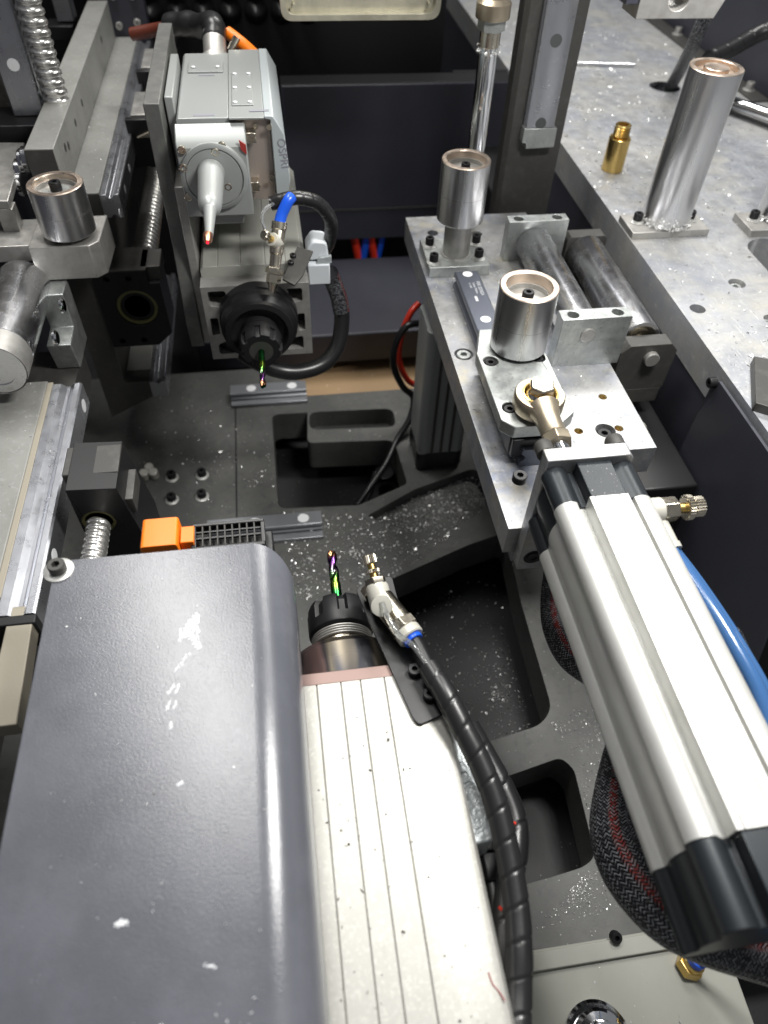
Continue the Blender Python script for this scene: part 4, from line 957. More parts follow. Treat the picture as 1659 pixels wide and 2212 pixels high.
for pp in ((163, 265), (177, 222), (219, 86)):
    q = A(pp[0], pp[1], x=-205); MB().lathe([(4.0, -.2), (4.0, .12), (0, .12)], (-205, q.y, q.z), 'x', n=24).build('bolt_hole', BLACK, cf, bevel=0)
rail('frame_rail', 'upper linear rail with white hole caps along the side of the stepped frame', (-174.4, -358.5), 24, 19, YF, 1220, 'y', 'x', caps=(A(271, 325, x=-155).y, A(262, 372, x=-155).y, A(249, 415, x=-155).y), capr=4.2)
rail('frame_rail', 'lower linear rail on the foot of the dark web, ends crusted with chips', (-176.9, -598), 24, 20, YF - 1, 1000, 'y', 'x', caps=(), capr=4)
# carriages between frame rail and the vertical plate
for i, yy_ in enumerate((905, 1060)):
    t = thing('rail_carriage', 'dark rail carriage with cream end seal, ' + ('nearer' if i == 0 else 'farther') + ' of the two on the upper rail', 'rail carriage', (-150, yy_, -380), 'carriages on the upper rail')
    MB().box(-154, -112, yy_, yy_ + 70, -384, -330).build('block', SATIN, t, bevel=1)
    MB().box(-160, -112, yy_ - 9, yy_ - .1, -386, -332).build('end_seal', BLKPL, t, bevel=1)
    MB().prism([(-150, -350), (-130, -342), (-112, -340), (-112, -350)], yy_ - 14, yy_ - 9.1, 'y').build('wiper', TANM, t, bevel=.5)
    bolt(t, (-128, yy_ - 9, -365), 3, 1.5, ax='-y')
# nut block and ball screws
def screwmesh(b, o, ax, r, L_, pitch, depth=1.0):
    pts = [Vector(o) + Vector(ax) * (i * .6) for i in range(int(L_ / .6) + 1)]
    def q(a, l, t):
        f = (l / pitch + a / math.tau) % 1
        return 1 - depth / r * math.sqrt(max(0, 1 - ((f - .5) / .32) ** 2))
    return b.tube(pts, r, 28, fn=q)
tag(screwmesh(MB(), (-166, 795, -476), (0, 1, 0), 14.5, 330, 10, 2.2).build('ball_screw', SCREW, None, bevel=0, angle=30), 'bright ball screw running back behind the black nut housing', 'ball screw')
nbk = thing('nut_housing', 'black nut housing plate with a green ringed bore inside the left frame', 'nut housing', (-172, 745, -530))
hq = A(297, 666, y=741)
NH = [(circ(hq.x, hq.z, 23, 40), 6)] + [(circ(x_, z_, 3.6, 18), 8) for x_, z_ in ((A(229, 605, y=741).x, A(229, 605, y=741).z), (A(277, 602, y=741).x, A(277, 602, y=741).z), (A(265, 737, y=741).x, A(265, 737, y=741).z), (A(312, 735, y=741).x, A(312, 735, y=741).z))]
# prism along y: front face is the low side, so mirror by building towards -y
class MBN(MB): pass
def prism_front(b, pts, y_front, y_back, holes):
    # holes open at the front (low y): build with hi = front
    return b.prism(pts, y_back, y_front, 'y', holes=[(h[0], -h[1] if h[1] else None) for h in holes])
prism_front(MB(), [(-205, -430), (-147, -430), (-147, -446), (-135, -446), (-134, -512), (-152, -528), (-205, -528)], 741, 792, NH).build('housing', BLACK, nbk, bevel=.7)
MB().prism([(-205, -429), (-147, -429), (-147, -430), (-205, -430)], 741.5, 791.5, 'y').build('top_face', DARKS, nbk, bevel=0)
MB().lathe([(22.5, 0), (22.5, 2), (19, 2), (19, 0)], (hq.x, 745, hq.z), '-y', n=56).build('seal_ring', mat('olive_seal', (.16, .15, .06), .1, .45), nbk, bevel=0)
MB().lathe([(18.8, 0), (18.8, 1.2), (14.5, 1.2), (14.5, -1)], (hq.x, 746, hq.z), '-y', n=56).build('inner_ring', BLACK, nbk, bevel=0)
MB().lathe([(14.2, 0), (13.5, 1.4), (0, 1.4)], (hq.x, 747, hq.z), '-y', n=48).build('screw_end', SATIN, nbk, bevel=0)
tag(MB().box(-154, -132, 748, 786, -446, -429).build('stop_lug', DARKS, None, bevel=.8), 'small dark chip dusted lug at the corner of the black nut housing', 'lug')
# roller E and its block
bored_roller('short bored steel roller with tall dark screw on the left side', -197, 686, -351, -306, 25, 5, 9, 'bored guide rollers', 5.4, wash=True)
eb = thing('roller_block', 'pale steel end block under the left bored roller', 'block', (-195, 663, -390))
MB().prism([(-233, 663), (-178, 663), (-169, 672), (-167, 722), (-233, 722)], -390, -356).build('block', SATIN, eb, bevel=.8)
MB().box(-330, -233.01, 672, 724, -374, -358).build('arm', SATIN, eb, bevel=.7)
MB().lathe([(12, 0), (12, 5)], (-197, 686, -356), n=32).build('spacer', SATIN, eb, bevel=0)
# roller F
t = thing('idler_roller', 'large scuffed horizontal roller running along the left edge', 'roller', (-247, 560, -432), 'horizontal idler rollers')
MB().lathe([(0, 1), (16, 1), (16, 0), (24, 0), (25, 1), (25, 26), (24.6, 26.4), (25, 26.8), (25, 130), (23, 138), (17, 141)], (-247.5, 526, -391), 'y', n=80).build('shell', ROLLH, t, bevel=0)
MB().lathe([(25.2, 0), (25.2, 26), (20, 26)], (-247.5, 525.5, -391), 'y', n=80, cap=False).build('end_ring', SATIN, t, bevel=0)
# zinc blocks under roller F
zbk = thing('zinc_bracket', 'greenish zinc notched bracket hanging below the large left roller', 'bracket', (-222, 640, -470))
MB().prism([(640, -392), (668, -392), (668, -462), (618, -462), (612, -430), (640, -428)], -232, -209, 'x').build('bracket', ZINC, zbk, bevel=1)
for pp in ((135, 660), (120, 730)):
    q = A(*pp, x=-208); MB().lathe([(7, -.3), (7, 1.5), (5.5, 3), (0, 3)], (-209, q.y, q.z), 'x', n=28).build('round_boss', CHROME, zbk, bevel=0)
tag(MB().box(-262, -212, 560, 650, -500, -463).build('support_block', DARKS, None, bevel=1), 'dark support block under the zinc bracket', 'block')
# slide plate with rail
spl = thing('slide_plate', 'grey slide plate with a dusty tan edge at the left of the cover', 'slide plate', (-270, 430, -470))
MB().box(-340, -222, 316, 558, -462, -430).build('plate', BEAM, spl, bevel=1)
MB().box(-221.99, -217, 316, 556, -434, -430.4).build('edge_strip', TANM, spl, bevel=.4)
rl2 = rail('slide_rail', 'wide shiny rail with white hole caps on the side of the grey slide plate', (-216.9, -444), 27, 26, 300, 553, 'y', 'x', caps=(A(178, 868, x=-191).y, A(150, 1023, x=-191).y, A(115, 1197, x=-191).y), capr=6.2)
tag(MB().box(-340, -190, 292, 299.9, -462, -431).build('rail_stop_bar', BLACK, None, bevel=1), 'black bar across the near end of the shiny left rail', 'bar')
q = A(75, 1310, z=-440)
tag(MB().prism(pz(-432, [(22, 1312), (76, 1305), (36, 1565), (-40, 1575)]), -446, -432).build('tan_bar', TANM, None, bevel=.8), 'flat tan metal bar left of the textured cover', 'bar')
tag(MB().box(-345, -216, 60, 290, -480, -455).build('lower_slide', DARKS, None, bevel=1), 'dark slide body under the tan bar at the left edge', 'slide')
# second ball screw and bearing block beyond the cover
bb = thing('screw_bearing_block', 'black bearing block with greenish ring where the near ball screw ends', 'bearing block', (-160, 395, -520))
hb_ = A(214, 1128, y=388)
prism_front(MB(), [(A(140, 1060, y=388).x, A(140, 1060, y=388).z), (A(250, 1055, y=388).x, A(250, 1055, y=388).z), (A(300, 1110, y=388).x, -478), (A(300, 1110, y=388).x, -560), (A(140, 1060, y=388).x, -560)], 388, 440, [(circ(hb_.x, hb_.z, 13, 36), 8)]).build('block', BLACK, bb, bevel=.8)
MB().lathe([(13, 0), (13, 2.4), (10.5, 2.4), (10.5, 0)], (hb_.x, 391.2, hb_.z), '-y', n=48).build('seal_ring', MATS['olive_seal'], bb, bevel=0)
q = A(208, 1050, y=395); q2 = A(245, 1025, y=420)
MB().box(q.x - 26, q.x + 16, 405, 436, q.z - 2 - 12, q.z + 4).build('top_plate', DARKS, bb, bevel=.8)
q = A(268, 1090, y=392)
MB().box(q.x - 7, q.x + 8, 392, 425, q.z - 10, q.z + 6).build('side_lug', DARKS, bb, bevel=.8)
tag(screwmesh(MB(), (hb_.x, 240, hb_.z), (0, 1, 0), 9.5, 146, 6, 1.1).build('ball_screw', SCREW, None, bevel=0, angle=30), 'short bright ball screw stub just behind the textured cover', 'ball screw')
# orange relay
zo = -378
orr = thing('orange_connector', 'bright orange plastic connector cap behind the cover', 'connector', A(350, 1180, z=-400))
o0, o1 = A(300, 1182, y=305), A(388, 1180, y=305); ot = A(305, 1122, z=o0.z + 6)
Z0 = o0.z + 1; 
MB().prism(roundpoly([(o0.x, Z0 - 20), (o1.x, Z0 - 20), (o1.x - 1, Z0 + 1), (o0.x + 1, Z0 + 1)], [.5, .5, 2.5, 2.5]), 303, 303 + 24, 'y').build('cap', ORANGE, orr, bevel=.7)
MB().box(o1.x + .01, o1.x + 9, 308, 322, Z0 - 20, Z0 - 4).build('side_tab', ORANGE, orr, bevel=.6)
g0_, g1_ = A(415, 1182, y=306), A(572, 1168, y=306)
fg = thing('fan_grille', 'small black slotted fan grille standing behind the cover edge', 'fan grille', (g0_.x, 306, g0_.z - 20))
gt = A(415, 1132, y=318).z
zg0, zg1 = g0_.z - 8, g0_.z + 9
W_ = g1_.x - g0_.x
# grille lies tilted: frame in the xz plane leaning back
def gpt(u, v): return Vector((g0_.x + u * W_, 306 + v * 17, zg0 + 7 + v * 4))
def bar(b, u0, u1, v0, v1, th=3):
    q = [gpt(u0, v0), gpt(u1, v0), gpt(u1, v1), gpt(u0, v1)]; bm = b.bm
    a = [bm.verts.new(p) for p in q]; c = [bm.verts.new(p - Vector((0, 0, th))) for p in q]
    bm.faces.new(a); bm.faces.new(c[::-1])
    for i in range(4): bm.faces.new((a[i], a[(i + 1) % 4], c[(i + 1) % 4], c[i]))
    return b
b = MB(); bar(b, 0, 1, .9, 1.04, 6); bar(b, -.02, .05, 0, .9, 6); bar(b, .95, 1.01, 0, .9, 6); bar(b, 0, 1, -.12, .04, 6)
b.build('frame', BLKPL, fg, bevel=.5)
for i in range(8):
    u = .13 + i * .103; bar(MB(), u, u + .02, .04, .9, 5).build('slat', DARKS, fg, bevel=.2)
for v in (.35, .62): bar(MB(), .05, .95, v, v + .04, 2).build('cross_slat', BLKPL, fg, bevel=0)
MB().box(g0_.x - 4, g1_.x + 5, 298, 322, zg0 - 24, zg0 - 1).build('fan_body', BLKPL, fg, bevel=1)
# ================================================================== upper spindle and laser
us = thing('upper_spindle', 'grey spindle motor pointing at the camera with black collet and end mill', 'spindle', (-26, 740, -470))
gl2 = [-60, -38, -14, 6]
top = []
for g in gl2: top += [(g - .4, -374), (g - .4, -375.2), (g + .4, -375.2), (g + .4, -374)]
MB().prism([(-77, -378), (-74, -374)] + top + [(22, -374), (26, -379), (26, -470), (-77, -470)], 646, 858, 'y').build('body', mat('grey_spindle_body', (.36, .36, .33), .25, .45, mott=[(25, (.32, .32, .29), .4, .65)]), us, bevel=.4)
fpnts = [(-78, -385), (27, -385), (27, -470), (-78, -470)]
wins = [(roundpoly([(-72, -390), (-55, -390), (-53, -402), (-60, -408), (-72, -406)], 3), None), (roundpoly([(4, -391), (20, -391), (20, -406), (8, -407)], 3), None),
        (roundpoly([(-74, -420), (-66, -420), (-66, -440), (-74, -440)], 2), None), (roundpoly([(14, -420), (21, -420), (21, -440), (14, -440)], 2), None),
        (roundpoly([(-70, -452), (-56, -446), (-50, -464), (-70, -464)], 3), None), (roundpoly([(2, -450), (18, -447), (18, -463), (0, -463)], 3), None)]
prism_front(MB(), fpnts, 628, 645.9, wins).build('front_casting', SATIN, us, bevel=.6)
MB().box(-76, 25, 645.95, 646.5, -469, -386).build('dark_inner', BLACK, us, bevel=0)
MB().lathe([(39, 0), (39, 10), (37.5, 11), (37.5, 20), (34, 23), (33, 24), (33, 30), (28, 31), (24, 26), (18, 26), (17, 32)], (-25, 628, -420), '-y', n=80).build('flange', BLACK, us, bevel=0)
MB().lathe([(15.5, 0), (15.5, 16)], (-24.5, 602, -420), '-y', n=48).build('shaft', NICKEL, us, bevel=0)
nut(us, (-24.5, 591, -420), '-y', 20.5, 22)
endmill(us, (-24.5, 568, -420), '-y', 3.1, 52)
ls = thing('laser_head', 'pale grey laser cutting head with tapered nozzle above the far spindle', 'laser head', (-50, 740, -320))
MB().prism([(648, -325), (648, -264), (652, -259), (668, -251), (668, -325)], -79, -19, 'x').build('front_block', LASER, ls, bevel=1.2)
MB().prism([(-77, -250), (-75, -247.5), (-32.1, -247.5), (-32.1, -322), (-79, -322)], 668.01, 832, 'y').build('rear_block', LASER, ls, bevel=.8)
MB().prism([(-32, -248.5), (0, -248.5), (3, -252), (3, -322), (-18, -322), (-32, -322)], 672, 838, 'y').build('side_module', PINKM, ls, bevel=.8)
MB().prism([(-32, -246.6), (-2, -246.6), (-2, -248.4), (-32, -248.4)], 664, 838, 'y').build('module_lid', LASER, ls, bevel=.5)
MB().prism([(-1.9, -246.4), (6, -246.4), (14.5, -262), (17, -302), (14, -316), (6, -325), (3.1, -325), (3.1, -250), (-1.9, -249)], 666, 840, 'y').build('module_cover', LASER2, ls, bevel=.9)
text('OSPRI', (7.8, 665.6, -265), 10, (.09, 0, -1), (1, 0, .09), LABELG, ls)
MB().lathe([(29, 0), (29, 3), (27, 4.2), (25.2, 4.4), (25, 3)], (-49.5, 648, -288), '-y', n=80).build('round_flange', LASER, ls, bevel=0)
MB().lathe([(25, 0), (24, 3.4), (0, 3.6)], (-50, 647, -288), '-y', n=72).build('nozzle_plate', LASER, ls, bevel=0)
MB().lathe([(12, 0), (11.4, 2), (10, 52), (9.3, 60), (8.6, 64), (5.4, 68), (5, 72), (3.4, 102), (3.2, 108)], (-52, 643, -283), '-y', n=56).build('nozzle_cone', LASER, ls, bevel=0)
MB().lathe([(3.6, 0), (3.6, 6), (2, 11), (0, 11)], (-53, 535, -283), '-y', n=28).build('copper_tip', COPPER, ls, bevel=0)
MB().lathe([(1.0, 0), (1.0, .6), (0, .6)], (-53, 524, -283), '-y', n=14).build('pilot_spot', REDDOT, ls, bevel=0)
for pp in ((393, 323), (479, 314), (396, 361), (493, 402), (406, 424), (490, 424), (465, 327)):
    q = A(*pp, y=645.5 if pp[0] in (396, 493, 465) else 648); MB().lathe([(3.4, 0), (3.6, .3), (3.6, 2), (3, 2.4), (2, 2.4), (2, 1)], (q.x, q.y + .2, q.z), '-y', n=24).build('screw', NICKEL, ls, bevel=0)
for pp in ((1035, 500),):
    pass
for (px_, py_) in ((542, 292), (549, 397)):
    q = A(px_, py_, y=668); MB().box(q.x - 4.5, q.x + 4.5, 661, 671.9, q.z - 4.5, q.z + 4.5).build('hinge', NICKEL, ls, bevel=.8)
for pp in ((552, 272), (557, 402), (581, 274), (588, 384)):
    yq = 671.9 if pp[0] < 565 else 666; q = A(*pp, y=yq); MB().lathe([(2.4, 0), (2.4, 1.2), (0, 1.2)], (q.x, yq, q.z), '-y', n=20).build('screw', NICKEL, ls, bevel=0)
q = A(520, 275, y=652); MB().prism([(-25, -258), (-19.5, -262), (-19.5, -270), (-24, -266)], 646.6, 647.9, 'y').build('red_sticker', REDL, ls, bevel=0)
under(kid(ls, 'copper_tip'), kid(ls, 'nozzle_cone'))
for c_ in [c for c in ls.children if c.name.startswith('screw')]: under(c_, kid(ls, 'front_block'))
for c_ in [c for c in ls.children if c.name.startswith('hinge')]: under(c_, kid(ls, 'side_module'))
under(kid(ls, 'lettering'), kid(ls, 'module_cover')) if False else None
# lids and labels on the laser top
MB().box(-70, -37, 775, 800, -247.4, -245.9).build('top_lid', LASER, ls, bevel=.4)
q0 = A(505, 165, z=-245.6); q1 = A(548, 262, z=-245.6)
MB().box(-29, -10, 690, 770, -246.5, -245.6).build('side_lid', LASER, ls, bevel=.4)
MB().box(-60, -45, 768, 772, -247.4, -247.1).build('label_strip', LABELG, ls, bevel=0)
MB().box(-62, -44, 672, 676, -247.4, -247.2).build('label_strip', LABELG, ls, bevel=0)
MB().box(-14, 3, 676, 680, -246.3, -246.1).build('label_strip', LABELG, ls, bevel=0)
for x_, y_ in ((-65, 785), (-42, 785), (-26, 695), (-13, 695), (-26, 765), (-13, 765), (-26, 730), (-13, 730)):
    MB().lathe([(1.9, 0), (1.9, .8), (0, .9)], (x_, y_, -245.4), n=16).build('screw', CAPW, ls, bevel=0)
MB().box(-86, -78.5, 690, 800, -330, -238).build('mount_ear', LASER, ls, bevel=1)
MB().prism([(-70, -325.1), (-26, -325.1), (-30, -340), (-66, -340)], 662, 700, 'y').build('lower_housing', LASER, ls, bevel=1.5)
q = A(463, 110, y=880)
MB().lathe([(17, 0), (17, 6), (12, 9), (11.5, 40), (10, 42)], (-46, 836, -262), (0, .86, .5), n=48).build('fibre_port', SATIN, ls, bevel=0)
MB().lathe([(4, 0), (4, 14)], (-30, 846, -250), (.5, .2, .7), n=20).build('side_port', NICKEL, ls, bevel=0)
c0_ = Vector((-46, 838, -262)) + Vector((0, .86, .5)).normalized() * 38
tag(MB().tube(smooth([c0_ - Vector((0, 10, 6)), c0_ + Vector((0, 8, 6)), A(440, 58, y=905), A(405, 52, y=925), A(365, 56, y=940)], 8), [12] * 33, 24, fn=lambda a, l, t: 1 + .05 * math.sin(l * 1.6)).build('corrugated_conduit', BLKPL, None, bevel=0), 'dark corrugated conduit bending left from the top of the laser head', 'conduit')
tag(MB().tube(smooth([c0_ + Vector((14, 8, 0)), c0_ + Vector((30, -6, -8)), c0_ + Vector((52, -14, -26))], 8), 6, 16).build('orange_cable', ORANGE, None, bevel=0), 'short orange cable emerging behind the laser head', 'cable')
tag(MB().tube(smooth([A(430, 62, y=915), A(385, 60, y=960), A(340, 64, y=990), A(285, 74, y=1000)], 8), 7, 16).build('brown_cable', mat('brown_red_cable', (.10, .02, .01), 0, .4), None, bevel=0), 'dim brownish red cable running left behind the tall plate', 'cable')
# vertical plate
vp = thing('mounting_plate', 'tall dark steel mounting plate carrying the laser head and far spindle', 'mounting plate', (-93, 668, -470))
MB().prism([(664, -234), (880, -234), (880, -470), (652, -470), (648, -440), (664, -360)], -101, -87.5, 'x').build('plate', mat('plate_steel', (.13, .13, .125), .4, .5, mott=[(60, (.17, .17, .16), .45, .65)], bump=(400, .4, .2)), vp, bevel=.8)
MB().box(-87.49, -79, 655, 850, -468, -300).build('backing_plate', SATIN, vp, bevel=.8)
# plate behind with round parts of the far mechanism
tag(MB().prism([(855, -262), (925, -262), (960, -300), (960, -340), (855, -340)], -203, -198, 'x').build('angled_end_plate', NAVY, None, bevel=.6), 'thin navy end plate with bolts at the far end of the stepped frame', 'end plate') if False else None
t = thing('far_gear_housing', 'dark round housing with shiny bolts behind the stepped frame', 'housing', A(270, 50, y=1230))
q = A(268, 30, y=1235)
MB().box(q.x - 34, q.x + 30, 1236, 1260, q.z - 60, q.z + 60).build('plate', NAVY, t, bevel=1)
for dx, dz in ((-10, 22), (16, 22), (-10, -14), (16, -10)): bolt(t, (q.x + dx, 1236, q.z + dz), 5, 6, ax='-y', m=SATIN)
# air nozzle of the upper spindle
va = thing('upper_air_nozzle', 'nickel air valve with brass needle screw above the far black flange', 'air valve', A(590, 560, y=600))
n0 = A(588, 632, y=596); n1 = A(604, 480, y=628); dn = (n1 - n0).normalized(); Ln = (n1 - n0).length
MB().lathe([(3, 0), (4.5, 6), (5.5, 8)], n0, dn, n=24).build('nozzle_tip', NICKEL, va, bevel=0)
MB().lathe([(6.5, 8), (7, 8.6), (7, 16), (6.5, 16.6)], n0, dn, n=6).build('hex_nut', NICKEL, va, bevel=.4)
MB().lathe([(8.4, 17), (8.6, 17.4), (8.6, 22), (8.2, 22.4)], n0, dn, n=6).build('lock_nut', NICKEL, va, bevel=.4)
MB().lathe([(5.4, 22), (5.4, 34), (6.4, 35), (6.4, Ln - 8), (6, Ln - 7), (7, Ln - 6), (7, Ln)], n0, dn, n=32).build('barrel', NICKEL, va, bevel=0)
m0 = n0 + dn * 44; ms = (A(568, 505, y=606) - m0).normalized()
MB().lathe([(6.4, 0), (6.4, 9), (5.8, 10)], m0, ms, n=28).build('body', FITW, va, bevel=0)
MB().lathe([(3, 9), (3, 18)], m0, ms, n=16).build('stem', BRASS, va, bevel=0)
knurl(MB(), m0, ms, 4.2, 6, 18, 17).build('knob', NICKEL, va, bevel=0, smooth_=False)
tag(MB().tube(smooth([n1, A(610, 460, y=632), A(622, 435, y=636), A(630, 425, y=640)], 6), 5.2, 18).build('blue_air_tube', BLUE, None, bevel=0), 'short bright blue air tube between the far valve and black wrap', 'air tube')
tag(spiral([A(585, 440, y=645), A(620, 430, y=644), A(650, 428, y=646), A(688, 440, y=650), A(714, 475, y=655), A(712, 520, y=668), A(700, 545, y=680)], 6.2, 9, 20, .07, 1.2).build('spiral_wrapped_hose', RUBB, None, bevel=0, angle=50), 'black spiral wrapped hose arching over the far spindle side', 'hose')
tag(MB().tube(smooth([A(592, 440, y=640), A(572, 452, y=632), A(566, 475, y=625), A(575, 500, y=618)], 6), 1.6, 10).build('clear_tube', CLEAR, None, bevel=0), 'thin clear tube looping beside the far nozzle valve', 'air tube')
fb = pz(-374 + 10, [(610, 600), (642, 530), (676, 540), (655, 590), (636, 613)])
nb2 = thing('far_nozzle_bracket', 'small black angled sheet bracket beside the far air valve', 'bracket', (fb[0][0], fb[0][1], -366))
MB().prism(fb, -367, -365).build('sheet', DARKS, nb2, bevel=.3)
for pp in ((633, 553), (628, 568)): q = A(*pp, z=-364); bolt(nb2, (q.x, q.y, -365), 3.2, 3)
wb = thing('white_connector_box', 'pale plastic connector with domed cap and square shell right of the far spindle', 'connector', A(690, 625, y=650))
q = A(690, 600, y=650)
MB().box(q.x - 11, q.x + 11, 650, 672, q.z - 8, q.z + 14).build('shell', FITB, wb, bevel=1.2)
MB().prism(roundpoly([(q.x - 11, q.z + 16), (q.x + 11, q.z + 16), (q.x + 9, q.z + 34), (q.x - 5, q.z + 36), (q.x - 12, q.z + 26)], 4), 656, 680, 'y').build('domed_cap', FITB, wb, bevel=1.5)
MB().prism(roundpoly([(q.x - 3, q.z + 14), (q.x + 13, q.z + 14), (q.x + 13, q.z + 22), (q.x + 1, q.z + 20)], 1), 652, 655.9, 'y').build('latch', CASTG, wb, bevel=.5)
wr = [A(716, 600, y=665), A(735, 650, y=665), A(738, 700, y=660), A(728, 750, y=650), A(700, 785, y=640), A(655, 802, y=632), A(610, 802, y=630), A(560, 785, y=630), A(500, 745, y=640), A(470, 715, y=650)]
sm = smooth(wr, 8)
tag(MB().tube(sm, 8.5, 22).build('looping_cable', RUBB, None, bevel=0), 'black cable looping from the pale connector under the far spindle', 'cable')
tag(MB().tube(smooth([A(712, 590, y=662), wr[0], A(731, 640, y=664), A(737, 672, y=662)], 8), 9, 24).build('mesh_sleeve', BRAID, None, bevel=0), 'grey mesh sleeve on the cable below the pale connector', 'sleeve')
# ================================================================== far upper left: rails, screw, castings
YV = 860
lz = thing('rear_casting', 'rusty speckled grey vertical casting behind the stepped frame at the top left', 'casting', A(80, 280, y=YV + 20))
RUST = mat('speckled_casting', (.16, .145, .13), .2, .65, mott=[(60, (.26, .24, .22), .45, .6), (220, (.08, .06, .05), .55, .68)], bump=(150, .8, .8))
zq = A(60, 262, y=YV).z
MB().box(-520, -236, YV + 40, YV + 70, zq - 60, 60).build('face', RUST, lz, bevel=2)
for xq in (A(44, 120, y=YV + 20).x, A(96, 120, y=YV + 20).x, -244):
    xq = min(xq, -244)
    MB().box(xq - 7, xq + 7, YV + 12, YV + 40.5, zq + 4, 60).build('rib', RUST, lz, bevel=1.5)
u = A(88, 100, y=YV + 10)
tag(screwmesh(MB(), (u.x, YV + 10, zq + 6), Vector((0.0, 0, 1)), 13.5, 380, 9, 1.7).build('ball_screw', SCREW, None, bevel=0, angle=30), 'thick bright vertical ball screw on the rusty casting at the top left', 'ball screw')
u = A(32, 150, y=YV + 10)
rail('rear_rail', 'shiny vertical rail at the far left edge beside the thick ball screw', (u.x, YV + 40), 34, 30, zq + 2, 60, 'z', '-y', caps=(A(42, 140, y=YV + 10).z,), capr=6)
u = A(134, 20, y=1240)
rail('rear_rail', 'short shiny vertical rail between the thick screw and the stepped frame', (u.x, 1270), 24, 26, A(134, 48, y=1240).z, 60, 'z', '-y', caps=(), capr=6)
u = A(138, 60, y=1240)
tag(MB().box(u.x - 24, min(u.x + 14, -238), 1232, 1269, u.z - 14, u.z + 4).build('rear_stop', BLACK, None, bevel=1), 'black stop block below the short rear rail', 'stop block')
tag(MB().box(-520, -242, YV - 14, YV + 39.9, zq - 22, zq + 1).build('rear_cross_bar', BLACK, None, bevel=1), 'black shelf closing the lower end of the rusty casting', 'bar')
# tan bracket with discs, left edge
t = thing('disc_bracket', 'pale bracket with round discs at the left edge above the large roller', 'bracket', (-270, 700, -350))
MB().prism([(-330, 712), (-248, 700), (-256, 832), (-330, 838)], -336, -328).build('top_plate', SATIN, t, bevel=.8)
MB().box(-262, -247, 700, 716, -368, -336.01).build('post', SATIN, t, bevel=.8)
for i, pp in enumerate(((34, 362), (42, 338), (50, 330), (40, 380))):
    q = A(*pp, y=770); MB().lathe([(11, 0), (12, 1), (12, 5), (11, 6)], (q.x, 770 - i * 3, q.z - 4), 'x', n=36).build('disc', CHROME, t, bevel=0)
# ================================================================== chips
random.seed(11)
def inside(p, poly):
    c = False; n = len(poly); j = n - 1
    for i in range(n):
        if ((poly[i][1] > p[1]) != (poly[j][1] > p[1])) and p[0] < (poly[j][0] - poly[i][0]) * (p[1] - poly[i][1]) / (poly[j][1] - poly[i][1]) + poly[i][0]: c = not c
        j = i
    return c
def scatter(name, label, poly, z, n, s0, s1, m=CHIP, clusters=8, avoid=(), flat=True):
    xs = [p[0] for p in poly]; ys = [p[1] for p in poly]; b = MB(); k = 0; cl = [(random.uniform(min(xs), max(xs)), random.uniform(min(ys), max(ys)), random.uniform(6, 30)) for _ in range(clusters)]; it = 0
    while k < n and it < n * 30:
        it += 1
        if clusters and random.random() < .45:
            c = random.choice(cl); p = (random.gauss(c[0], c[2]), random.gauss(c[1], c[2]))
        else: p = (random.uniform(min(xs), max(xs)), random.uniform(min(ys), max(ys)))
        if not inside(p, poly) or any(inside(p, q) for q in avoid): continue
        flake(b, Vector((p[0], p[1], z + .3)), random.uniform(s0, s1) * (1 if random.random() < .85 else 1.7), flat); k += 1
    o = b.build(name, m, None, bevel=0, smooth_=False); tag(o, label, 'metal chips'); o['kind'] = 'stuff'; return o
hp_ = [h[0] for h in holes]
scatter('metal_chips', 'pale aluminium chips scattered over the big table plate', [(396, 420), (700, 520), (760, 1300), (396, 1700)], ZT, 1700, 1.3, 4.2, clusters=30, avoid=hp_)
scatter('metal_chips', 'small chips dusted over the fixture plate', [(160, 335), (308, 406), (308, 820), (160, 820)], ZF, 700, .6, 1.9, clusters=10, avoid=[h[0] for h in PH])
scatter('metal_chips', 'chips heaped beside the post base and rail end on the fixture', [(182, 660), (212, 660), (216, 684), (176, 684)], ZF + 1, 200, .8, 2.0, clusters=3, flat=False)
scatter('metal_chips', 'crumbs caught between rail and bearing block on the fixture', [(226, 600), (252, 600), (252, 700), (232, 700)], ZF, 60, .8, 2.2, clusters=3, flat=False)
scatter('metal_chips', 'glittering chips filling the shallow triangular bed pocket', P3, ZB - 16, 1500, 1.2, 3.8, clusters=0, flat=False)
scatter('metal_chips', 'chips strewn over the machine bed between rail and ribs', pz(ZB, [(600, 1105), (800, 1112), (1000, 1140), (850, 1250), (640, 1300)]), ZB, 1000, .9, 3.6, clusters=14)
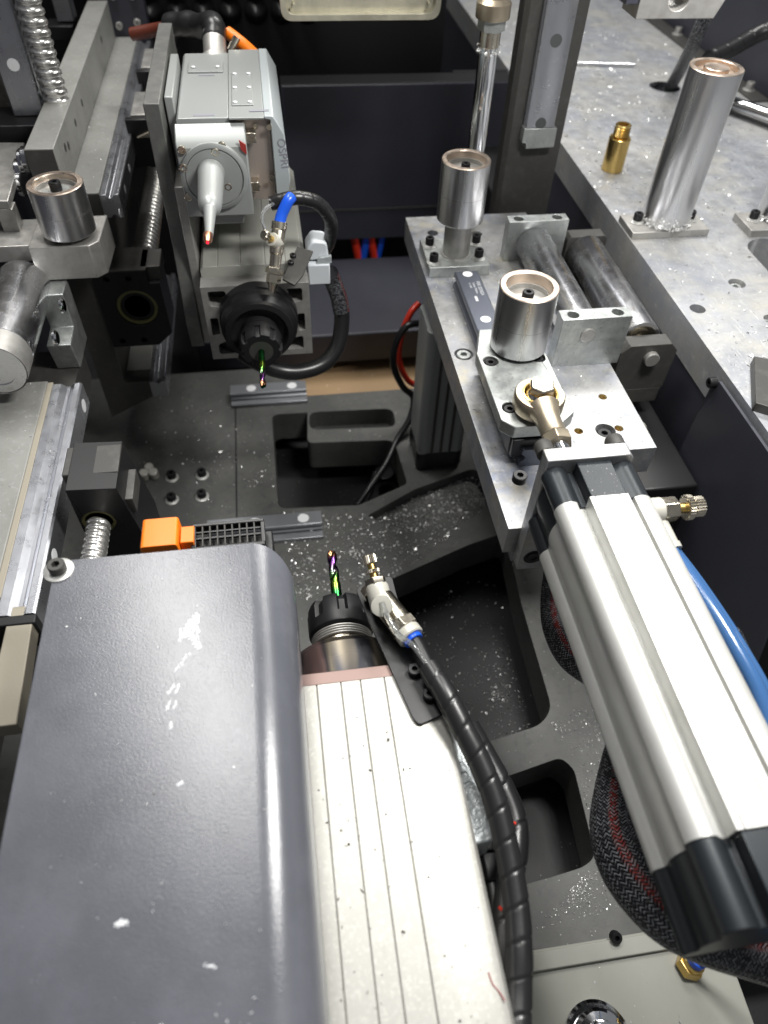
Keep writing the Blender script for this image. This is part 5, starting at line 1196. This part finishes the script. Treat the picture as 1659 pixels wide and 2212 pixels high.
scatter('metal_chips', 'sparse chips on the far part of the machine bed', pz(ZB, [(290, 860), (900, 860), (900, 950), (600, 1100), (290, 1100)]), ZB, 200, 1.2, 3.4, clusters=8, avoid=(P1, P2_))
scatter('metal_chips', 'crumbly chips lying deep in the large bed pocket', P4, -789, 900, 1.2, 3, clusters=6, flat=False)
scatter('metal_chips', 'fine chips on the bed under the air cylinder', pz(ZB, [(1190, 1560), (1330, 1500), (1400, 1950), (1150, 2010), (1290, 1860), (1240, 1640)]), ZB, 900, .7, 2.0, clusters=4, avoid=(P5,))
scatter('metal_chips', 'dust specks on the textured cover', [(-150, 0), (-30, 0), (-30, 290), (-150, 290)], ZC, 170, .35, 1.0, clusters=3)
scatter('metal_chips', 'dark crumbs on the cream spindle top', [(-8, 10), (72, 10), (72, 205), (-8, 205)], ZS, 110, .5, 2.0, m=CHIPD, clusters=3)
scatter('metal_chips', 'few chips on the beige box lid', [(130, -10), (290, 0), (260, 80), (130, 80)], zx, 60, .5, 1.6, clusters=2)
scatter('metal_chips', 'chips on the stepped grey frame', [(-204, 750), (-176, 750), (-176, 1200), (-204, 1200)], -344, 40, .8, 2.4, clusters=3)
scatter('metal_chips', 'chips on the grey slide plate', [(-262, 330), (-224, 330), (-224, 555), (-262, 555)], -430, 60, .4, 1.4, clusters=3)
b = MB()
for (x0_, x1_, y0_, y1_, z_, n_) in ((-172, -156, 746, 800, -346, 70), (-175, -158, 746, 790, -586, 60), (-214, -194, 430, 470, -431, 60)):
    for i in range(n_): flake(b, Vector((random.uniform(x0_, x1_), random.uniform(y0_, y1_), z_)), random.uniform(.8, 2.4))
o = b.build('metal_chips', CHIP, None, bevel=0, smooth_=False); tag(o, 'wet looking chips stuck on the left rails', 'metal chips'); o['kind'] = 'stuff'
# dust flecks on cylinder caps
b = MB()
for i in range(60): flake(b, Vector((random.uniform(188, 211), random.uniform(286, 314), czz + 35.3)), random.uniform(.3, .8), True)
o = b.build('metal_chips', CHIP, None, bevel=0, smooth_=False); tag(o, 'fine dust on the black front cap of the white cylinder', 'metal chips'); o['kind'] = 'stuff'
